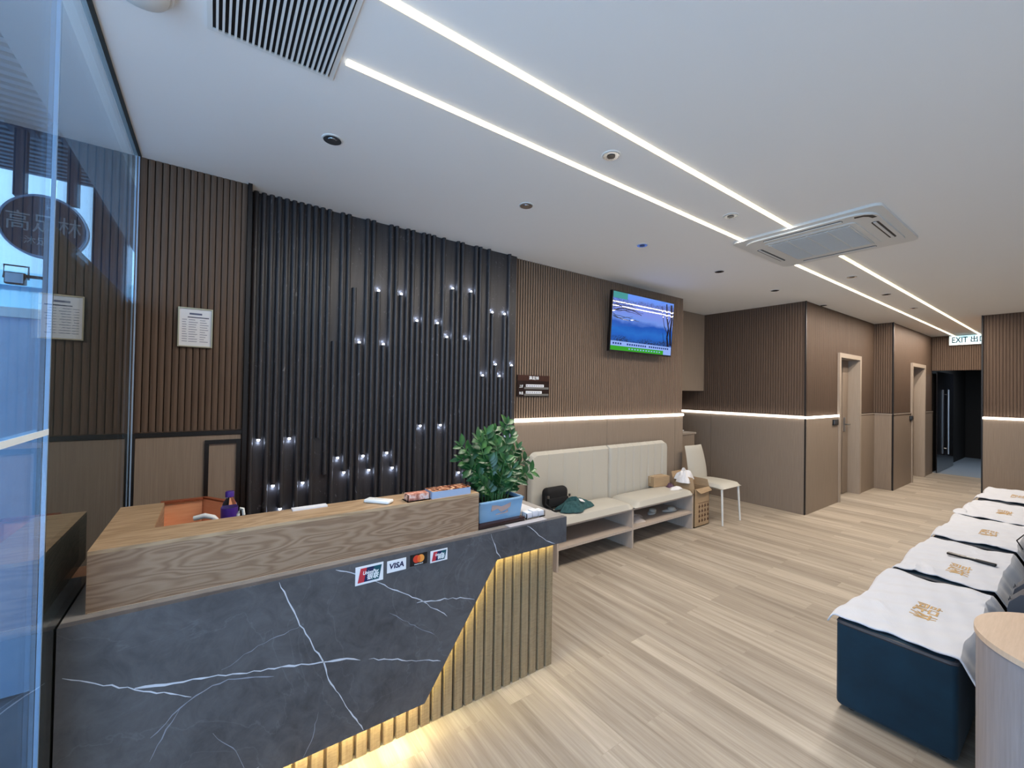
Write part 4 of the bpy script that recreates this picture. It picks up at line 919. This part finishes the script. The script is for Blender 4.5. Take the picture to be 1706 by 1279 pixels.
for i, x in enumerate(stool_x):
    lb = 'navy velvet footstool, %s in the row at the right' % pos_l[i]
    if stool is None:
        stool = thing('footstool', lb, 'footstool', (x, .54, 0), 'navy footstools along the right side')
        obj('stool_body', MB().box(x, x+SW, .332, .752, .02, zt, 0, .022, 3), 'navy', stool)
        mbp = MB(); P = [(px_, py_) for px_, py_ in rrect(x+.007, x+SW-.007, .339, .745, .022)]
        mbp.tube([(a, b, zt-.010) for a, b in P]+[(P[0][0], P[0][1], zt-.010)], .010, 6)
        obj('piping', mbp, 'piping', stool)
        for a, b in ((x+.06, .38), (x+SW-.06, .38), (x+.06, .7), (x+SW-.06, .7)): obj('foot', MB().lathe([(.018, 0), (.02, .021)], (a, b, 0), 12), 'black_plastic', stool)
        s_ = stool
    else:
        s_ = copy_tree(stool); s_.location = (x, .54, 0); s_['label'] = lb
    rl = 'grey leather recliner armchair behind the footstool %s' % pos_l[i]
    if recl is None:
        recl = thing('recliner', rl, 'armchair', (x, -.2, 0), 'recliners behind the footstools')
        obj('seat', MB().box(x+.12, x+SW-.12, -.55, .27, .16, .40, 0, .03, 3), 'navy', recl)
        obj('backrest', MB().box(x+.1, x+SW-.1, -.85, -.55, .3, 1.0, 0, .05, 3, Matrix.Translation((0,-.6,.4)) @ Matrix.Rotation(.22, 4, 'X') @ Matrix.Translation((0,.6,-.4))), 'navy', recl)
        for a in (x+.0, x+SW-.12):
            prof = [(.265,.46),(.26,.42),(.2,.36),(.0,.33),(-.7,.33),(-.75,.40),(-.75,.56),(-.68,.60),(.12,.59),(.22,.55),(.258,.50)]
            ar = obj('armrest', MB().prism(prof, 'x', a, a+.12, 0, True), 'grey_leather', recl)
            obj('arm_side', MB().prism([(.20,.36),(.22,.14),(.1,.11),(-.6,.11),(-.7,.2),(-.7,.34),(0,.34)], 'x', a+.01, a+.11), 'navy', ar)
            obj('stud', MB().lathe([(.010,0),(.006,.005)], (a+.06, .262, .505), 10, 0, 'y').lathe([(.007,0),(.004,.004)], (a+.09, .268, .485), 10, 0, 'y'), 'chrome', ar)
        for a, b in ((x+.05, .17), (x+SW-.05, .17), (x+.05, -.6), (x+SW-.05, -.6)): obj('leg', MB().tube([(a, b, .14), (a, b+.03*(1 if b > 0 else -1), 0)], .011, 8), 'chrome', recl)
        r0 = recl
    else:
        r0 = copy_tree(recl); r0.location = (x, -.2, 0); r0['label'] = rl
    tz = towel_mb(x+.018, x+SW+(.05 if i < 4 else 0), .272, .776, zt+.0, 40+i, .11, .010 if i not in (2, 4) else .0)
    t_ = thing('towel', ['white towel spread over the nearest footstool, embroidery largest', 'white towel on the second footstool, black remote resting on it', 'white towel with gold embroidery just beyond the black remote', 'white towel on the fourth footstool with a curled corner', 'white towel on the farthest footstool by the far wall'][i], 'towel', (x+SW/2, .52, zt), 'white towels spread on the footstools')
    o = obj('towel_cloth', tz, 'towel', t_, fixn=False)
    sd = o.modifiers.new('s', 'SOLIDIFY'); sd.thickness = .006; sd.offset = 1
    cx_, cy_ = (x+(.27 if i == 1 else .44), .51)
    bx_ = text_mb('高足林', .070, (cx_, cy_, zt+.021), (-1, 0, 0), (0, -1.5, 0), .0012, bold=.0001)
    bx_.v = [(a, b, towel_mb.zf(a, b)+.0072+(c_-zt-.021)) for a, b, c_ in bx_.v]
    em = obj('embroidery', bx_, 'gold_thread', t_)
    em['label'] = 'gold embroidered characters'
obj('curled_corner', MB().ell((5.90, .760, .447), (.15, .045, .014), 0, 3, .04), 'towel', bpy.data.objects['towel.003'], org=tuple(bpy.data.objects['towel.003'].location))
t_ = thing('remote_control', 'slim black remote lying across the second towel', 'remote', (4.16, .48, zt+.022))
mxr = Matrix.Translation((4.16, .485, zt+.016)) @ Matrix.Rotation(-.15+PI/2, 4, 'Z')
obj('casing', MB().box(-.115, .115, -.016, .016, .006, .022, 0, .005, 2, mxr), 'black_plastic', t_)
obj('logo', MB().box(-.02, .02, -.004, .004, .022, .0228, 0, 0, 1, mxr), 'white_plastic', t_)
tag(obj('charging_cable', MB().tube([(4.72, .30, .47), (4.75, .33, .52), (4.80, .30, .56), (4.86, .27, .52), (4.90, .24, .47), (4.86, .22, .42)], .004, 6), 'black_plastic', org=(4.8, .28, .45)), 'thin dark cable looping beside the third towel', 'cable')

# rounded counter end at the lower right corner
t_ = thing('rounded_counter', 'round-ended counter with pale wooden top at the lower right corner', 'counter', (1.83, -.2, 0))
def stad(r, cxx=1.83, cyy=-.03, yb=-1.3, k=28): return [(cxx+r*math.cos(PI*j/k), cyy+r*math.sin(PI*j/k)) for j in range(k+1)]+[(cxx-r, yb), (cxx+r, yb)]
obj('counter_body', MB().prism(stad(.232), 'z', 0, .885, 0, True), 'column', t_)
obj('counter_top', MB().prism(stad(.236), 'z', .885, .90), 'column_top', t_)

# exit sign
t_ = thing('exit_sign', 'illuminated white EXIT sign above the far dark doorway', 'sign', (11.8, 1.4, 2.57))
obj('sign_box', MB().box(11.80, 11.855, 1.07, 1.68, 2.565, 2.752), 'white_plastic', t_)
obj('lit_face', MB().box(11.797, 11.80, 1.08, 1.67, 2.572, 2.745), mat('exit_face', (1,1,1,1), .4, emis=S(150,228,246), es=.62), t_)
mb = text_mb('EXIT', .16, (11.794, 1.535, 2.658), (0,-.66,0), (0,0,1.0), .001, bold=.002); text_mb('出口', .125, (11.794, 1.285, 2.658), (0,-.9,0), (0,0,1), .001, 0, mb, bold=.002)
obj('lettering', mb, mat('exit_teal', S(4,40,52), .7), t_)
# glass door standing open beyond
t_ = thing('glass_door', 'dark glass door standing open in the far doorway', 'door', (12.1, 1.88, 0))
obj('glass_leaf', MB().box(11.92, 13.6, 1.70+.16, 1.70+.172, .01, 2.06), 'dark_glass', t_)
obj('pull_handle', MB().tube([(12.75, 1.82, .33), (12.75, 1.82, 1.7)], .02, 10).tube([(12.75, 1.82, .45), (12.75, 1.862, .45)], .01, 8).tube([(12.75, 1.82, 1.6), (12.75, 1.862, 1.6)], .01, 8), 'steel', t_)
area('passage_light', (13.6, 1.0, 2.38), (0, 0, 0), .5, .5, 14, (.7, .85, 1))

for o in ALL['all']:
    if '_o' in o: del o['_o']
